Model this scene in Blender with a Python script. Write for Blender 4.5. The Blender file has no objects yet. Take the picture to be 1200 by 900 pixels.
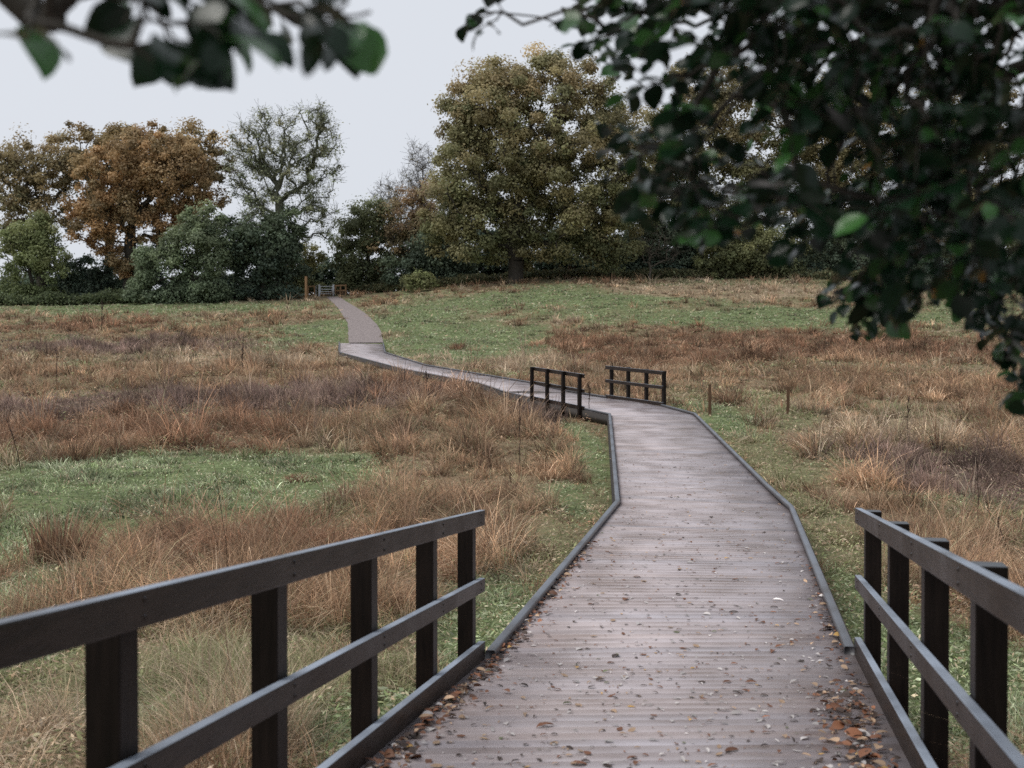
import bpy, bmesh, math, random
import numpy as np

random.seed(7)
RNG = np.random.default_rng(11)
F = 1333.0            # focal length of the photograph in its own pixels (40 mm lens)
HZ = 430.0            # its horizon row
scene = bpy.context.scene
COL = scene.collection

# ------------------------------------------------------------------ small numeric helpers
def sstep(a, b, x):
    t = np.clip((np.asarray(x, float) - a) / (b - a), 0, 1)
    return t * t * (3 - 2 * t)

def _hash(ix, iy, seed):
    h = (ix.astype(np.int64) * 374761393 + iy.astype(np.int64) * 668265263 + seed * 1274126177) & 0x7fffffff
    h = ((h ^ (h >> 13)) * 1274126177) & 0x7fffffff
    return ((h ^ (h >> 16)) & 0xffff) / 65535.0

def vnoise(x, y, seed=0):
    x = np.asarray(x, float); y = np.asarray(y, float)
    ix = np.floor(x); iy = np.floor(y)
    fx = x - ix; fy = y - iy
    fx = fx * fx * (3 - 2 * fx); fy = fy * fy * (3 - 2 * fy)
    a = _hash(ix, iy, seed); b = _hash(ix + 1, iy, seed)
    c = _hash(ix, iy + 1, seed); d = _hash(ix + 1, iy + 1, seed)
    return (a * (1 - fx) + b * fx) * (1 - fy) + (c * (1 - fx) + d * fx) * fy

def fbm(x, y, seed=0, oct=3):
    s = 0; w = 0.5; t = 0
    for o in range(oct):
        s = s + w * vnoise(np.asarray(x) * 2 ** o, np.asarray(y) * 2 ** o, seed + o * 17); t += w; w *= 0.5
    return s / t

# ------------------------------------------------------------------ terrain
_gd = [-80, -20, 0, 5, 8.5, 18, 27, 32, 36, 45, 55, 63, 75, 90, 118, 135, 155, 220, 420, 1600]
_gz = [-0.6, -1.6, -2.15, -2.6, -2.75, -2.66, -2.04, -1.66, -1.32, -0.70, 0.02, 0.64, 1.64, 3.55, 7.3, 8.6, 8.9, 5.5, -6, -60]
_td = np.arange(-80, 1600, 0.5)
_tz = np.interp(_td, _gd, _gz)
_k = np.hanning(11); _k /= _k.sum()
_tz = np.convolve(np.pad(_tz, 5, mode='edge'), _k, mode='valid')

def base_ground(x, y):
    x = np.asarray(x, float); y = np.asarray(y, float)
    z = np.interp(y, _td, _tz)
    far = sstep(62, 112, y)
    z = z + far * (2.0 * sstep(-22, 6, x) - 0.4 * sstep(19, 52, -x))
    z = z - 0.10 * np.exp(-(((x - 2.0) / 2.2) ** 2 + ((y - 34.8) / 1.6) ** 2))      # ditch under the far bridge
    return z

def deck_z(d):
    return np.interp(d, [-10, 0, 8.5, 17.9, 32, 36, 40, 75, 90], [-0.75, -1.52, -2.185, -2.17, -1.37, -1.08, -0.90, 1.70, 2.8])

def _spot(px, py, fn, lo=3.0, hi=160.0):
    d = np.arange(lo, hi, 0.02)
    yy = HZ - F * fn((px - 600) / F * d, d) / d
    i = np.argmax(yy <= py)
    d = d[i]
    return (px - 600) / F * d, d

def spot(px, py):
    return _spot(px, py, base_ground)

def dspot(px, py):
    return _spot(px, py, lambda x, d: deck_z(d), lo=6)

def at(px, py, d):
    return np.array([(px - 600) / F * d, d, (HZ - py) / F * d])

# plan of the boardwalk: left and right edges, station by station
near_dir = np.array([0.18, 1.0])
SL = [np.array([-0.2, 8.5]) + near_dir * (-11.5), np.array([-0.2, 8.5])]
near_dir_r = np.array([0.212, 1.0])
SR = [np.array([2.60, 8.6]) + near_dir_r * (-11.5), np.array([2.60, 8.6])]
for l, r in [((721, 591), (931, 598)), ((713, 487), (816, 486.5)), ((683, 480.5), (777, 476)), ((625, 468.5), (712, 466.5)),
             ((560, 450), (620, 448.5)), ((470, 433), (500, 428.5)), ((397, 413.5), (452, 413.5)), ((397, 401), (449, 400))]:
    SL.append(np.array(dspot(*l))); SR.append(np.array(dspot(*r)))
# gentle widening at the bends: the right kerb bows a little between the two long straights
DECK_POLY = np.array(SL + SR[::-1])
PATH_L = [np.array(spot(*p)) for p in [(408.5, 402.6), (408, 380), (396, 361), (383, 348.5)]]
PATH_R = [np.array(spot(*p)) for p in [(449.5, 402.2), (445.5, 385), (430, 369), (411, 357), (397, 348)]]
PATH_POLY = np.array(PATH_L + PATH_R[::-1])

def in_poly(x, y, poly):
    ins = np.zeros(len(x), bool)
    n = len(poly)
    for i in range(n):
        x1, y1 = poly[i]; x2, y2 = poly[(i + 1) % n]
        c = ((y1 > y) != (y2 > y)) & (x < (x2 - x1) * (y - y1) / (y2 - y1 + 1e-12) + x1)
        ins ^= c
    return ins

def poly_dist(x, y, poly):
    best = np.full(len(x), 1e9)
    n = len(poly)
    for i in range(n):
        a = poly[i]; b = poly[(i + 1) % n]
        ab = b - a; L = (ab ** 2).sum() + 1e-12
        t = np.clip(((x - a[0]) * ab[0] + (y - a[1]) * ab[1]) / L, 0, 1)
        best = np.minimum(best, np.hypot(x - a[0] - t * ab[0], y - a[1] - t * ab[1]))
    return np.where(in_poly(x, y, poly), -best, best)

def ground(x, y):
    x = np.atleast_1d(np.asarray(x, float)); y = np.atleast_1d(np.asarray(y, float))
    z = base_ground(x, y)
    m = sstep(0.2, 2.2, np.minimum(poly_dist(x, y, DECK_POLY), poly_dist(x, y, PATH_POLY)))
    amp = 0.34 * sstep(-5, 12, y) * (1 - sstep(110, 125, y))
    return z + m * amp * (fbm(x * 0.35, y * 0.35, 5, 3) - 0.5)

def gz(x, y):
    return float(ground(x, y)[0])

# ------------------------------------------------------------------ scene graph helpers
def tag(o, label=None, cat=None, group=None, kind=None):
    if label: o['label'] = label
    if cat: o['category'] = cat
    if group: o['group'] = group
    if kind: o['kind'] = kind
    return o

def empty(name, loc, label=None, cat=None, group=None, kind=None):
    o = bpy.data.objects.new(name, None); COL.objects.link(o); o.location = loc
    o.empty_display_size = 0.3
    return tag(o, label, cat, group, kind)

def build(name, verts, quads=None, tris=None, mat=None, parent=None, col=None, smooth=False, origin=None):
    """one mesh object from numpy arrays (world coordinates); a child is stored relative to its parent's base"""
    v = np.asarray(verts, np.float64).reshape(-1, 3)
    off = np.zeros(3)
    q = parent
    while q is not None:
        off += np.array(q.location); q = q.parent
    loc = np.zeros(3)
    if origin is not None:
        loc = np.asarray(origin, float) - off
        off = np.asarray(origin, float)
    v = (v - off).astype(np.float32)
    me = bpy.data.meshes.new(name)
    nq = 0 if quads is None else len(quads)
    nt = 0 if tris is None else len(tris)
    idx = []
    if nq: idx.append(np.asarray(quads, np.int32).ravel())
    if nt: idx.append(np.asarray(tris, np.int32).ravel())
    loops = np.concatenate(idx)
    starts = np.concatenate([np.arange(nq) * 4, nq * 4 + np.arange(nt) * 3]).astype(np.int32)
    me.vertices.add(len(v)); me.vertices.foreach_set('co', v.ravel())
    me.loops.add(len(loops)); me.loops.foreach_set('vertex_index', loops)
    me.polygons.add(nq + nt); me.polygons.foreach_set('loop_start', starts)
    if smooth:
        me.polygons.foreach_set('use_smooth', np.ones(nq + nt, bool))
    me.update(calc_edges=True)
    if col is not None:
        c = np.ones((len(v), 4), np.float32); c[:, :3] = col
        a = me.color_attributes.new('col', 'FLOAT_COLOR', 'POINT')
        a.data.foreach_set('color', c.ravel())
    o = bpy.data.objects.new(name, me); COL.objects.link(o)
    if mat: me.materials.append(mat)
    o.location = loc
    if parent is not None: o.parent = parent
    return o

class Geo:
    def __init__(s): s.v = []; s.q = []; s.t = []; s.c = []; s.n = 0
    def add(s, v, q=None, t=None, c=None):
        v = np.asarray(v, float).reshape(-1, 3)
        s.v.append(v)
        if q is not None and len(q): s.q.append(np.asarray(q) + s.n)
        if t is not None and len(t): s.t.append(np.asarray(t) + s.n)
        if c is not None: s.c.append(np.broadcast_to(np.asarray(c, float), (len(v), 3)))
        s.n += len(v)
    def build(s, name, mat, parent=None, smooth=False, origin=None):
        return build(name, np.concatenate(s.v), np.concatenate(s.q) if s.q else None, np.concatenate(s.t) if s.t else None,
                     mat, parent, np.concatenate(s.c) if s.c else None, smooth, origin)

def beam_bm(bm, p0, p1, w, h, bevel=0.006, up=(0, 0, 1)):
    """a timber from p0 to p1 (centre line), w across, h deep, edges eased"""
    p0 = np.asarray(p0, float); p1 = np.asarray(p1, float)
    d = p1 - p0; L = np.linalg.norm(d); d /= L
    u = np.asarray(up, float)
    s = np.cross(d, u); s /= np.linalg.norm(s); u = np.cross(s, d)
    vs = []
    for e in (p0, p1):
        for a, b in ((-1, -1), (1, -1), (1, 1), (-1, 1)):
            vs.append(bm.verts.new(e + s * a * w / 2 + u * b * h / 2))
    fs = [(0, 1, 2, 3), (7, 6, 5, 4), (0, 4, 5, 1), (1, 5, 6, 2), (2, 6, 7, 3), (3, 7, 4, 0)]
    faces = [bm.faces.new([vs[i] for i in f]) for f in fs]
    if bevel:
        es = set(e for f in faces for e in f.edges)
        bmesh.ops.bevel(bm, geom=list(es), offset=bevel, segments=2, profile=0.6, affect='EDGES')
    return bm

def bm_obj(name, bm, mat, parent=None, col=None):
    bmesh.ops.recalc_face_normals(bm, faces=bm.faces[:])
    off = np.zeros(3); q = parent
    while q is not None:
        off += np.array(q.location); q = q.parent
    for v in bm.verts: v.co = v.co - __import__('mathutils').Vector(off)
    me = bpy.data.meshes.new(name); bm.to_mesh(me); bm.free()
    o = bpy.data.objects.new(name, me); COL.objects.link(o)
    if parent: o.parent = parent
    me.materials.append(mat)
    return o

def beam(name, p0, p1, w, h, mat, parent, bevel=0.006):
    bm = bmesh.new(); beam_bm(bm, p0, p1, w, h, bevel)
    return bm_obj(name, bm, mat, parent)

def post(name, x, y, z0, z1, w, mat, parent, yaw=0.0, bevel=0.006):
    bm = bmesh.new()
    beam_bm(bm, (x, y, z0), (x, y, z1), w, w, bevel, up=(math.sin(yaw), math.cos(yaw), 0))
    return bm_obj(name, bm, mat, parent)

# ------------------------------------------------------------------ materials
def new_mat(name):
    m = bpy.data.materials.new(name); m.use_nodes = True
    nt = m.node_tree
    for n in list(nt.nodes): nt.nodes.remove(n)
    return m, nt, nt.nodes, nt.links

def N(nodes, t, **kw):
    n = nodes.new(t)
    for k, v in kw.items(): setattr(n, k, v)
    return n

def veg_mat(name, rough=0.7, spec=0.25, trans=0.3, tint=(1, 1, 1), gloss_var=False):
    m, nt, ns, ln = new_mat(name)
    out = N(ns, 'ShaderNodeOutputMaterial')
    a = N(ns, 'ShaderNodeAttribute'); a.attribute_name = 'col'
    p = N(ns, 'ShaderNodeBsdfPrincipled')
    p.inputs['Roughness'].default_value = rough
    p.inputs['Specular IOR Level'].default_value = spec
    mul = N(ns, 'ShaderNodeMix'); mul.data_type = 'RGBA'; mul.blend_type = 'MULTIPLY'; mul.inputs[0].default_value = 1
    mul.inputs[7].default_value = (*tint, 1)
    ln.new(a.outputs['Color'], mul.inputs[6])
    ln.new(mul.outputs[2], p.inputs['Base Color'])
    if trans > 0:
        t = N(ns, 'ShaderNodeBsdfTranslucent'); ln.new(mul.outputs[2], t.inputs['Color'])
        mx = N(ns, 'ShaderNodeMixShader'); mx.inputs[0].default_value = trans
        ln.new(p.outputs[0], mx.inputs[1]); ln.new(t.outputs[0], mx.inputs[2]); ln.new(mx.outputs[0], out.inputs[0])
    else:
        ln.new(p.outputs[0], out.inputs[0])
    return m

def wood_mat(name, c0, c1, rough=(0.45, 0.7), stretch=(3, 40, 40), spec=0.4, bump=0.25, use_attr=False, scale=1.0, top_sheen=None):
    m, nt, ns, ln = new_mat(name)
    out = N(ns, 'ShaderNodeOutputMaterial'); p = N(ns, 'ShaderNodeBsdfPrincipled')
    tc = N(ns, 'ShaderNodeTexCoord'); mp = N(ns, 'ShaderNodeMapping'); mp.inputs['Scale'].default_value = stretch
    ln.new(tc.outputs['Object'], mp.inputs[0])
    n1 = N(ns, 'ShaderNodeTexNoise'); n1.inputs['Scale'].default_value = scale; n1.inputs['Detail'].default_value = 6; n1.inputs['Roughness'].default_value = 0.65
    ln.new(mp.outputs[0], n1.inputs['Vector'])
    n2 = N(ns, 'ShaderNodeTexNoise'); n2.inputs['Scale'].default_value = 1.7; n2.inputs['Detail'].default_value = 4
    ln.new(tc.outputs['Object'], n2.inputs['Vector'])
    r = N(ns, 'ShaderNodeValToRGB'); r.color_ramp.elements[0].position = 0.3; r.color_ramp.elements[1].position = 0.72
    r.color_ramp.elements[0].color = (*c0, 1); r.color_ramp.elements[1].color = (*c1, 1)
    add = N(ns, 'ShaderNodeMath'); add.operation = 'MULTIPLY_ADD'; add.inputs[1].default_value = 0.55; 
    sc = N(ns, 'ShaderNodeMath'); sc.operation = 'MULTIPLY'; sc.inputs[1].default_value = 0.45
    ln.new(n2.outputs[0], sc.inputs[0]); ln.new(n1.outputs[0], add.inputs[0]); ln.new(sc.outputs[0], add.inputs[2])
    ln.new(add.outputs[0], r.inputs[0])
    c = r.outputs[0]
    if use_attr:
        a = N(ns, 'ShaderNodeAttribute'); a.attribute_name = 'col'
        mul = N(ns, 'ShaderNodeMix'); mul.data_type = 'RGBA'; mul.blend_type = 'MULTIPLY'; mul.inputs[0].default_value = 1
        ln.new(c, mul.inputs[6]); ln.new(a.outputs['Color'], mul.inputs[7]); c = mul.outputs[2]
    if top_sheen:  # pale blue on upward faces paints in sky sheen over aged tops
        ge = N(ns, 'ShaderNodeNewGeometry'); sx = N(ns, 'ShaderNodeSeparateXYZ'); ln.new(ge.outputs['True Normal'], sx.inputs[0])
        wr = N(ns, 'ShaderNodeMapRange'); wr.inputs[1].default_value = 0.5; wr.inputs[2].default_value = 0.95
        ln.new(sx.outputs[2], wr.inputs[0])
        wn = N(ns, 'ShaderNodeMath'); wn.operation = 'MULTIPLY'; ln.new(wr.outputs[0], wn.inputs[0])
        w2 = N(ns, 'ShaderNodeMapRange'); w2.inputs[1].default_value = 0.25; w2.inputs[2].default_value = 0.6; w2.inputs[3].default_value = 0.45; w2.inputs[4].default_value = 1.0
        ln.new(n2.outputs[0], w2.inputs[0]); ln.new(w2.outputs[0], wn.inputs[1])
        wm = N(ns, 'ShaderNodeMix'); wm.data_type = 'RGBA'; wm.inputs[7].default_value = (*top_sheen, 1)
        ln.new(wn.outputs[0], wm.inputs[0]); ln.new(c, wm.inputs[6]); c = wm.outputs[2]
    ln.new(c, p.inputs['Base Color'])
    mr = N(ns, 'ShaderNodeMapRange'); mr.inputs[1].default_value = 0.3; mr.inputs[2].default_value = 0.7
    mr.inputs[3].default_value = rough[0]; mr.inputs[4].default_value = rough[1]
    ln.new(n2.outputs[0], mr.inputs[0]); ln.new(mr.outputs[0], p.inputs['Roughness'])
    p.inputs['Specular IOR Level'].default_value = spec
    b = N(ns, 'ShaderNodeBump'); b.inputs['Strength'].default_value = bump; b.inputs['Distance'].default_value = 0.004
    ln.new(n1.outputs[0], b.inputs['Height']); ln.new(b.outputs[0], p.inputs['Normal'])
    ln.new(p.outputs[0], out.inputs[0])
    return m

def plain_mat(name, c0, c1, rough=0.7, scale=8, spec=0.3, bump=0.3, dist=0.01, metallic=0.0, detail=5):
    m, nt, ns, ln = new_mat(name)
    out = N(ns, 'ShaderNodeOutputMaterial'); p = N(ns, 'ShaderNodeBsdfPrincipled')
    tc = N(ns, 'ShaderNodeTexCoord')
    n1 = N(ns, 'ShaderNodeTexNoise'); n1.inputs['Scale'].default_value = scale; n1.inputs['Detail'].default_value = detail
    ln.new(tc.outputs['Object'], n1.inputs['Vector'])
    r = N(ns, 'ShaderNodeValToRGB'); r.color_ramp.elements[0].position = 0.3; r.color_ramp.elements[1].position = 0.7
    r.color_ramp.elements[0].color = (*c0, 1); r.color_ramp.elements[1].color = (*c1, 1)
    ln.new(n1.outputs[0], r.inputs[0]); ln.new(r.outputs[0], p.inputs['Base Color'])
    p.inputs['Roughness'].default_value = rough; p.inputs['Specular IOR Level'].default_value = spec
    p.inputs['Metallic'].default_value = metallic
    b = N(ns, 'ShaderNodeBump'); b.inputs['Strength'].default_value = bump; b.inputs['Distance'].default_value = dist
    ln.new(n1.outputs[0], b.inputs['Height']); ln.new(b.outputs[0], p.inputs['Normal'])
    ln.new(p.outputs[0], out.inputs[0])
    return m

M_GRASS = veg_mat('meadow_grass', 0.7, 0.2, 0.36)
M_LEAF = veg_mat('tree_leaves', 0.6, 0.3, 0.42, (2.75, 2.85, 2.75))
M_NEARLEAF = veg_mat('near_leaves', 0.20, 0.27, 0.16)
M_DEADLEAF = veg_mat('dead_leaves', 0.55, 0.35, 0.1)
M_IVYBARK = plain_mat('ivy_bark', (0.06, 0.07, 0.045), (0.15, 0.15, 0.105), 0.85, 7, 0.2, 0.6, 0.05)
M_BARK = plain_mat('bark', (0.025, 0.022, 0.019), (0.07, 0.062, 0.05), 0.85, 9, 0.2, 0.6, 0.03)
M_PALEBARK = plain_mat('pale_bark', (0.06, 0.05, 0.04), (0.13, 0.115, 0.09), 0.85, 9, 0.2, 0.6, 0.03)
M_TWIG = plain_mat('grey_twigs', (0.09, 0.085, 0.08), (0.17, 0.16, 0.15), 0.85, 9, 0.2, 0.2, 0.01)
M_STALK = plain_mat('dead_stalk', (0.03, 0.02, 0.017), (0.07, 0.045, 0.035), 0.85, 20, 0.2, 0.2, 0.002)
M_RAIL = wood_mat('dark_stained_timber', (0.003, 0.0025, 0.0024), (0.040, 0.027, 0.021), (0.32, 0.55), (26, 1.6, 34), 0.22, 0.8, scale=1.2, top_sheen=(.27, .31, .375))
M_POST = wood_mat('dark_stained_post', (0.003, 0.0025, 0.0024), (0.022, 0.015, 0.012), (0.35, 0.55), (40, 40, 3), 0.12, 0.3, scale=1.2, top_sheen=(.10, .11, .125))
M_KERB = wood_mat('weathered_kerb_timber', (0.05, 0.05, 0.054), (0.11, 0.108, 0.115), (0.3, 0.5), (12, 5, 30), 0.5, 0.3, top_sheen=(.14, .155, .185))
M_FASCIA = wood_mat('fascia_timber', (0.02, 0.017, 0.015), (0.05, 0.042, 0.037), (0.6, 0.8), (6, 4, 40), 0.3, 0.3)
M_DECK = wood_mat('deck_boards', (0.28, 0.232, 0.232), (0.50, 0.445, 0.465), (0.18, 0.42), (1.3, 5, 5), 0.55, 0.03, use_attr=True)
M_BED = plain_mat('bed_timber', (.05, .042, .04), (.09, .075, .07), .8, 6)
M_FENCE = wood_mat('brown_fence_timber', (0.20, 0.115, 0.06), (0.34, 0.21, 0.115), (0.7, 0.85), (6, 6, 3), 0.2, 0.2)
M_STAKE = wood_mat('dark_stake_timber', (0.075, 0.042, 0.024), (0.14, 0.085, 0.05), (0.7, 0.85), (6, 6, 3), 0.2, 0.2)
M_GALV = plain_mat('galvanised_steel', (0.36, 0.38, 0.40), (0.50, 0.52, 0.54), 0.5, 6, 0.5, 0.05, 0.002, 0.35)
M_GRAVEL = plain_mat('path_gravel', (0.11, 0.095, 0.095), (0.34, 0.29, 0.28), 0.9, 11, 0.15, 0.7, 0.03, detail=10)

# ground: colour from the meadow's patches, broken up by fine noise
def ground_mat():
    m, nt, ns, ln = new_mat('meadow_soil')
    out = N(ns, 'ShaderNodeOutputMaterial'); p = N(ns, 'ShaderNodeBsdfPrincipled')
    a = N(ns, 'ShaderNodeAttribute'); a.attribute_name = 'col'
    tc = N(ns, 'ShaderNodeTexCoord')
    n1 = N(ns, 'ShaderNodeTexNoise'); n1.inputs['Scale'].default_value = 3.0; n1.inputs['Detail'].default_value = 9; n1.inputs['Roughness'].default_value = 0.75
    ln.new(tc.outputs['Object'], n1.inputs['Vector'])
    mr = N(ns, 'ShaderNodeMapRange'); mr.inputs[1].default_value = 0.25; mr.inputs[2].default_value = 0.75; mr.inputs[3].default_value = 0.35; mr.inputs[4].default_value = 1.5
    ln.new(n1.outputs[0], mr.inputs[0])
    mul = N(ns, 'ShaderNodeMix'); mul.data_type = 'RGBA'; mul.blend_type = 'MULTIPLY'; mul.inputs[0].default_value = 1
    ln.new(a.outputs['Color'], mul.inputs[6]); ln.new(mr.outputs[0], mul.inputs[7])
    ln.new(mul.outputs[2], p.inputs['Base Color'])
    p.inputs['Roughness'].default_value = 0.95; p.inputs['Specular IOR Level'].default_value = 0.012
    b = N(ns, 'ShaderNodeBump'); b.inputs['Strength'].default_value = 0.8; b.inputs['Distance'].default_value = 0.08
    ln.new(n1.outputs[0], b.inputs['Height']); ln.new(b.outputs[0], p.inputs['Normal'])
    ln.new(p.outputs[0], out.inputs[0])
    return m
M_GROUND = ground_mat()

# ------------------------------------------------------------------ meadow patches (what grows where), fixed in the field
GREEN, TAN, RED, MAUVE, STRAW, MIXED = range(6)
_patches = [
    (215, 565, 215, 38, GREEN, 1.9), (30, 625, 70, 60, GREEN, 1.8), (10, 700, 55, 40, GREEN, 1.6), (335, 560, 95, 32, GREEN, 1.7), (170, 600, 120, 20, GREEN, 1.6),
    (175, 652, 90, 20, RED, 1.15), (20, 690, 60, 55, GREEN, 2.2), (20, 640, 40, 40, GREEN, 2.0), (330, 640, 150, 26, RED, 1.15), (470, 640, 70, 30, TAN, 1.1),
    (180, 503, 180, 24, RED, 1.25), (80, 480, 100, 18, MAUVE, 1.05), (350, 470, 210, 15, MAUVE, 1.0), (260, 440, 270, 18, TAN, 1.0),
    (150, 408, 170, 9, MAUVE, 0.9), (320, 422, 240, 12, STRAW, 0.85), (100, 382, 110, 7, RED, 1.0), (320, 374, 80, 7, TAN, 0.9), (150, 392, 200, 6, TAN, 0.9),
    (190, 360, 230, 8, GREEN, 1.2), (370, 390, 50, 18, GREEN, 1.25), (60, 352, 80, 5, STRAW, 0.7), (330, 352, 60, 5, STRAW, 1.0),
    (560, 525, 130, 55, TAN, 1.2), (560, 610, 110, 40, TAN, 1.15), (480, 462, 110, 16, RED, 0.9), (640, 492, 35, 18, MAUVE, 0.9),
    (690, 530, 22, 42, GREEN, 1.25), (640, 640, 40, 50, MIXED, 1.05), (668, 590, 26, 30, GREEN, 1.1), (605, 700, 45, 40, GREEN, 1.05),
    (250, 790, 280, 75, MIXED, 1.6), (560, 740, 55, 70, GREEN, 1.7), (430, 860, 150, 55, GREEN, 1.8), (150, 840, 120, 40, GREEN, 1.75), (60, 810, 160, 70, MIXED, 1.6), (40, 780, 50, 26, GREEN, 1.6), (340, 705, 130, 34, TAN, 1.9), (200, 745, 60, 22, STRAW, 1.75), (420, 770, 50, 24, TAN, 1.75), (90, 870, 60, 20, STRAW, 1.8), (300, 890, 60, 20, STRAW, 1.9), (250, 850, 70, 22, GREEN, 1.6),
    (550, 400, 110, 26, GREEN, 1.25), (540, 404, 32, 9, RED, 1.25), (490, 372, 70, 16, GREEN, 1.25), (620, 352, 210, 12, GREEN, 1.25), (900, 372, 260, 12, GREEN, 1.25),
    (870, 342, 150, 8, STRAW, 1.4), (1030, 346, 70, 7, STRAW, 1.2), (760, 338, 60, 5, STRAW, 1.2), (640, 378, 60, 8, STRAW, 0.8),
    (920, 408, 300, 18, RED, 1.35), (1010, 450, 230, 22, TAN, 1.15), (760, 418, 110, 12, RED, 1.1), (600, 425, 70, 8, STRAW, 0.9),
    (860, 458, 60, 18, MIXED, 1.05), (923, 492, 34, 12, MIXED, 1.5), (834, 492, 26, 12, GREEN, 1.5), (840, 492, 36, 26, GREEN, 1.1), (905, 545, 45, 40, MIXED, 1.1), (1010, 500, 130, 22, STRAW, 1.0), (1140, 560, 100, 28, MAUVE, 1.35), (1010, 590, 80, 36, TAN, 1.1),
    (975, 645, 60, 28, MIXED, 1.05), (1110, 640, 90, 28, TAN, 1.1), (1120, 790, 110, 115, GREEN, 1.7), (990, 690, 24, 45, GREEN, 1.1), (940, 600, 22, 30, MIXED, 1.1),
]
PATCH = []
for px, py, rx, ry, t, w in _patches:
    x, d = spot(px, py)
    d0 = spot(px, min(py + ry, 899))[1]; d1 = spot(px, py - ry)[1]
    if d1 <= d0 or d1 > 150: d1 = d + (d - d0)
    PATCH.append((x, d, max(rx * d / F, 0.25), max((d1 - d0) / 2, 0.4), t, w))

def patch_scores(x, y):
    S = np.zeros((6, len(x)))
    S[TAN] = 0.44; S[MIXED] = 0.40; S[STRAW] = 0.30; S[RED] = 0.22
    S[GREEN] = 0.25 + 0.25 * sstep(70, 90, y)
    wx = x + 1.2 * (fbm(x * 0.5, y * 0.5, 31) - 0.5) * np.clip(y / 20, 0.4, 3)
    wy = y + 2.0 * (fbm(x * 0.5, y * 0.5, 47) - 0.5) * np.clip(y / 20, 0.4, 3)
    for cx, cy, rx, ry, t, w in PATCH:
        r2 = ((wx - cx) / rx) ** 2 + ((wy - cy) / ry) ** 2
        S[t] = np.maximum(S[t], w * np.exp(-0.7 * r2 ** 1.3))
    for t in range(6):
        S[t] += 0.42 * (fbm(x * 0.9, y * 0.7, 90 + 7 * t, 3) - 0.5) + 0.75 * (fbm(x * 0.33, y * 0.22, 190 + 7 * t, 2) - 0.5)
    return S

GCOL = np.array([[.15, .185, .09], [.23, .175, .115], [.15, .105, .07], [.12, .09, .075], [.28, .22, .15], [.18, .175, .10]])

# ground sheet
yy = np.concatenate([np.arange(-60, 4, 1.5), np.geomspace(4, 150, 300), np.geomspace(154, 1590, 40)])
u = np.linspace(-1, 1, 261)
xx = np.sign(u) * (np.abs(u) * 40 + np.abs(u) ** 5 * 860)
GX, GY = np.meshgrid(xx, yy)
gx, gy = GX.ravel(), GY.ravel()
gzv = ground(gx, gy)
S = patch_scores(gx, gy)
Wt = np.exp(S * 7); Wt /= Wt.sum(0)
gc = (Wt.T @ GCOL)
shade_n = 0.75 + 0.5 * fbm(gx * 0.7, gy * 0.7, 3)
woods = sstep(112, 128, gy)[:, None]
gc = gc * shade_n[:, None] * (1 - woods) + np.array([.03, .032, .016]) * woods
nx, ny = len(xx), len(yy)
ii = np.arange((ny - 1) * (nx - 1)); r_, c_ = ii // (nx - 1), ii % (nx - 1)
a0 = r_ * nx + c_
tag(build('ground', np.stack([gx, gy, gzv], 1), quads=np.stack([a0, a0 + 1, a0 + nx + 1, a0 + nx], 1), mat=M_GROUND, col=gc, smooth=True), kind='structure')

# ------------------------------------------------------------------ meadow grass
def blades(bx, by, bz, h, lx, ly, w, colr, tipcol, curve=0.35, base_dark=0.34, seg=3):
    """tapering blades that lean and droop; seg quads-and-tip sections each"""
    n = len(bx)
    a = RNG.uniform(0, 2 * np.pi, n)
    sx, sy = np.cos(a) * w / 2, np.sin(a) * w / 2
    ratio = np.hypot(lx, ly) / np.maximum(h, 1e-3)
    m = 2 * seg + 1
    V = np.empty((n, m, 3), np.float32); C = np.empty((n, m, 3), np.float32)
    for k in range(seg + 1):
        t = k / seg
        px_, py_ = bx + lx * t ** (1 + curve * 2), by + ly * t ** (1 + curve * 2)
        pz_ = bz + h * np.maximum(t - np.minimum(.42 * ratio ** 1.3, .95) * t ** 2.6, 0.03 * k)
        cc = colr * (base_dark + (1 - base_dark) * min(1, t * 1.6)) if k < seg else tipcol  # darker base paints in shade between blades, besides damp brown dead stems
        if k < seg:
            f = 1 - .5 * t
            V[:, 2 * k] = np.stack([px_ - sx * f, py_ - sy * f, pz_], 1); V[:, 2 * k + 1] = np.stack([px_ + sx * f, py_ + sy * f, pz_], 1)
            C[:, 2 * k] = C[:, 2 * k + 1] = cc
        else:
            V[:, 2 * k] = np.stack([px_, py_, pz_], 1); C[:, 2 * k] = cc
    b = (np.arange(n) * m)[:, None, None]
    q = np.array([[2 * k, 2 * k + 1, 2 * k + 3, 2 * k + 2] for k in range(seg - 1)])
    Q = (b + q[None]).reshape(-1, 4)
    T = (b + np.array([[[2 * seg - 2, 2 * seg - 1, 2 * seg]]])).reshape(-1, 3)
    return V.reshape(-1, 3), Q, T, C.reshape(-1, 3)

PAL = {
    GREEN: np.array([[.215, .265, .135], [.26, .31, .17], [.34, .38, .24], [.15, .20, .085], [.42, .40, .27]]),
    TAN: np.array([[.45, .30, .185], [.37, .238, .148], [.51, .37, .245], [.27, .175, .12], [.35, .30, .18]]),
    RED: np.array([[.35, .205, .128], [.42, .265, .168], [.26, .152, .095], [.46, .325, .22], [.18, .12, .082]]),
    MAUVE: np.array([[.25, .175, .145], [.32, .23, .185], [.20, .14, .12], [.40, .30, .225], [.26, .20, .15]]),
    STRAW: np.array([[.56, .44, .31], [.47, .36, .25], [.40, .30, .20], [.62, .51, .38], [.38, .36, .22]]),
    MIXED: np.array([[.24, .27, .13], [.30, .32, .17], [.48, .39, .27], [.39, .30, .20], [.17, .20, .085]]),
}
PAL[GREEN] = np.minimum(PAL[GREEN] * [1.34, 1.30, 1.40], .60)
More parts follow.
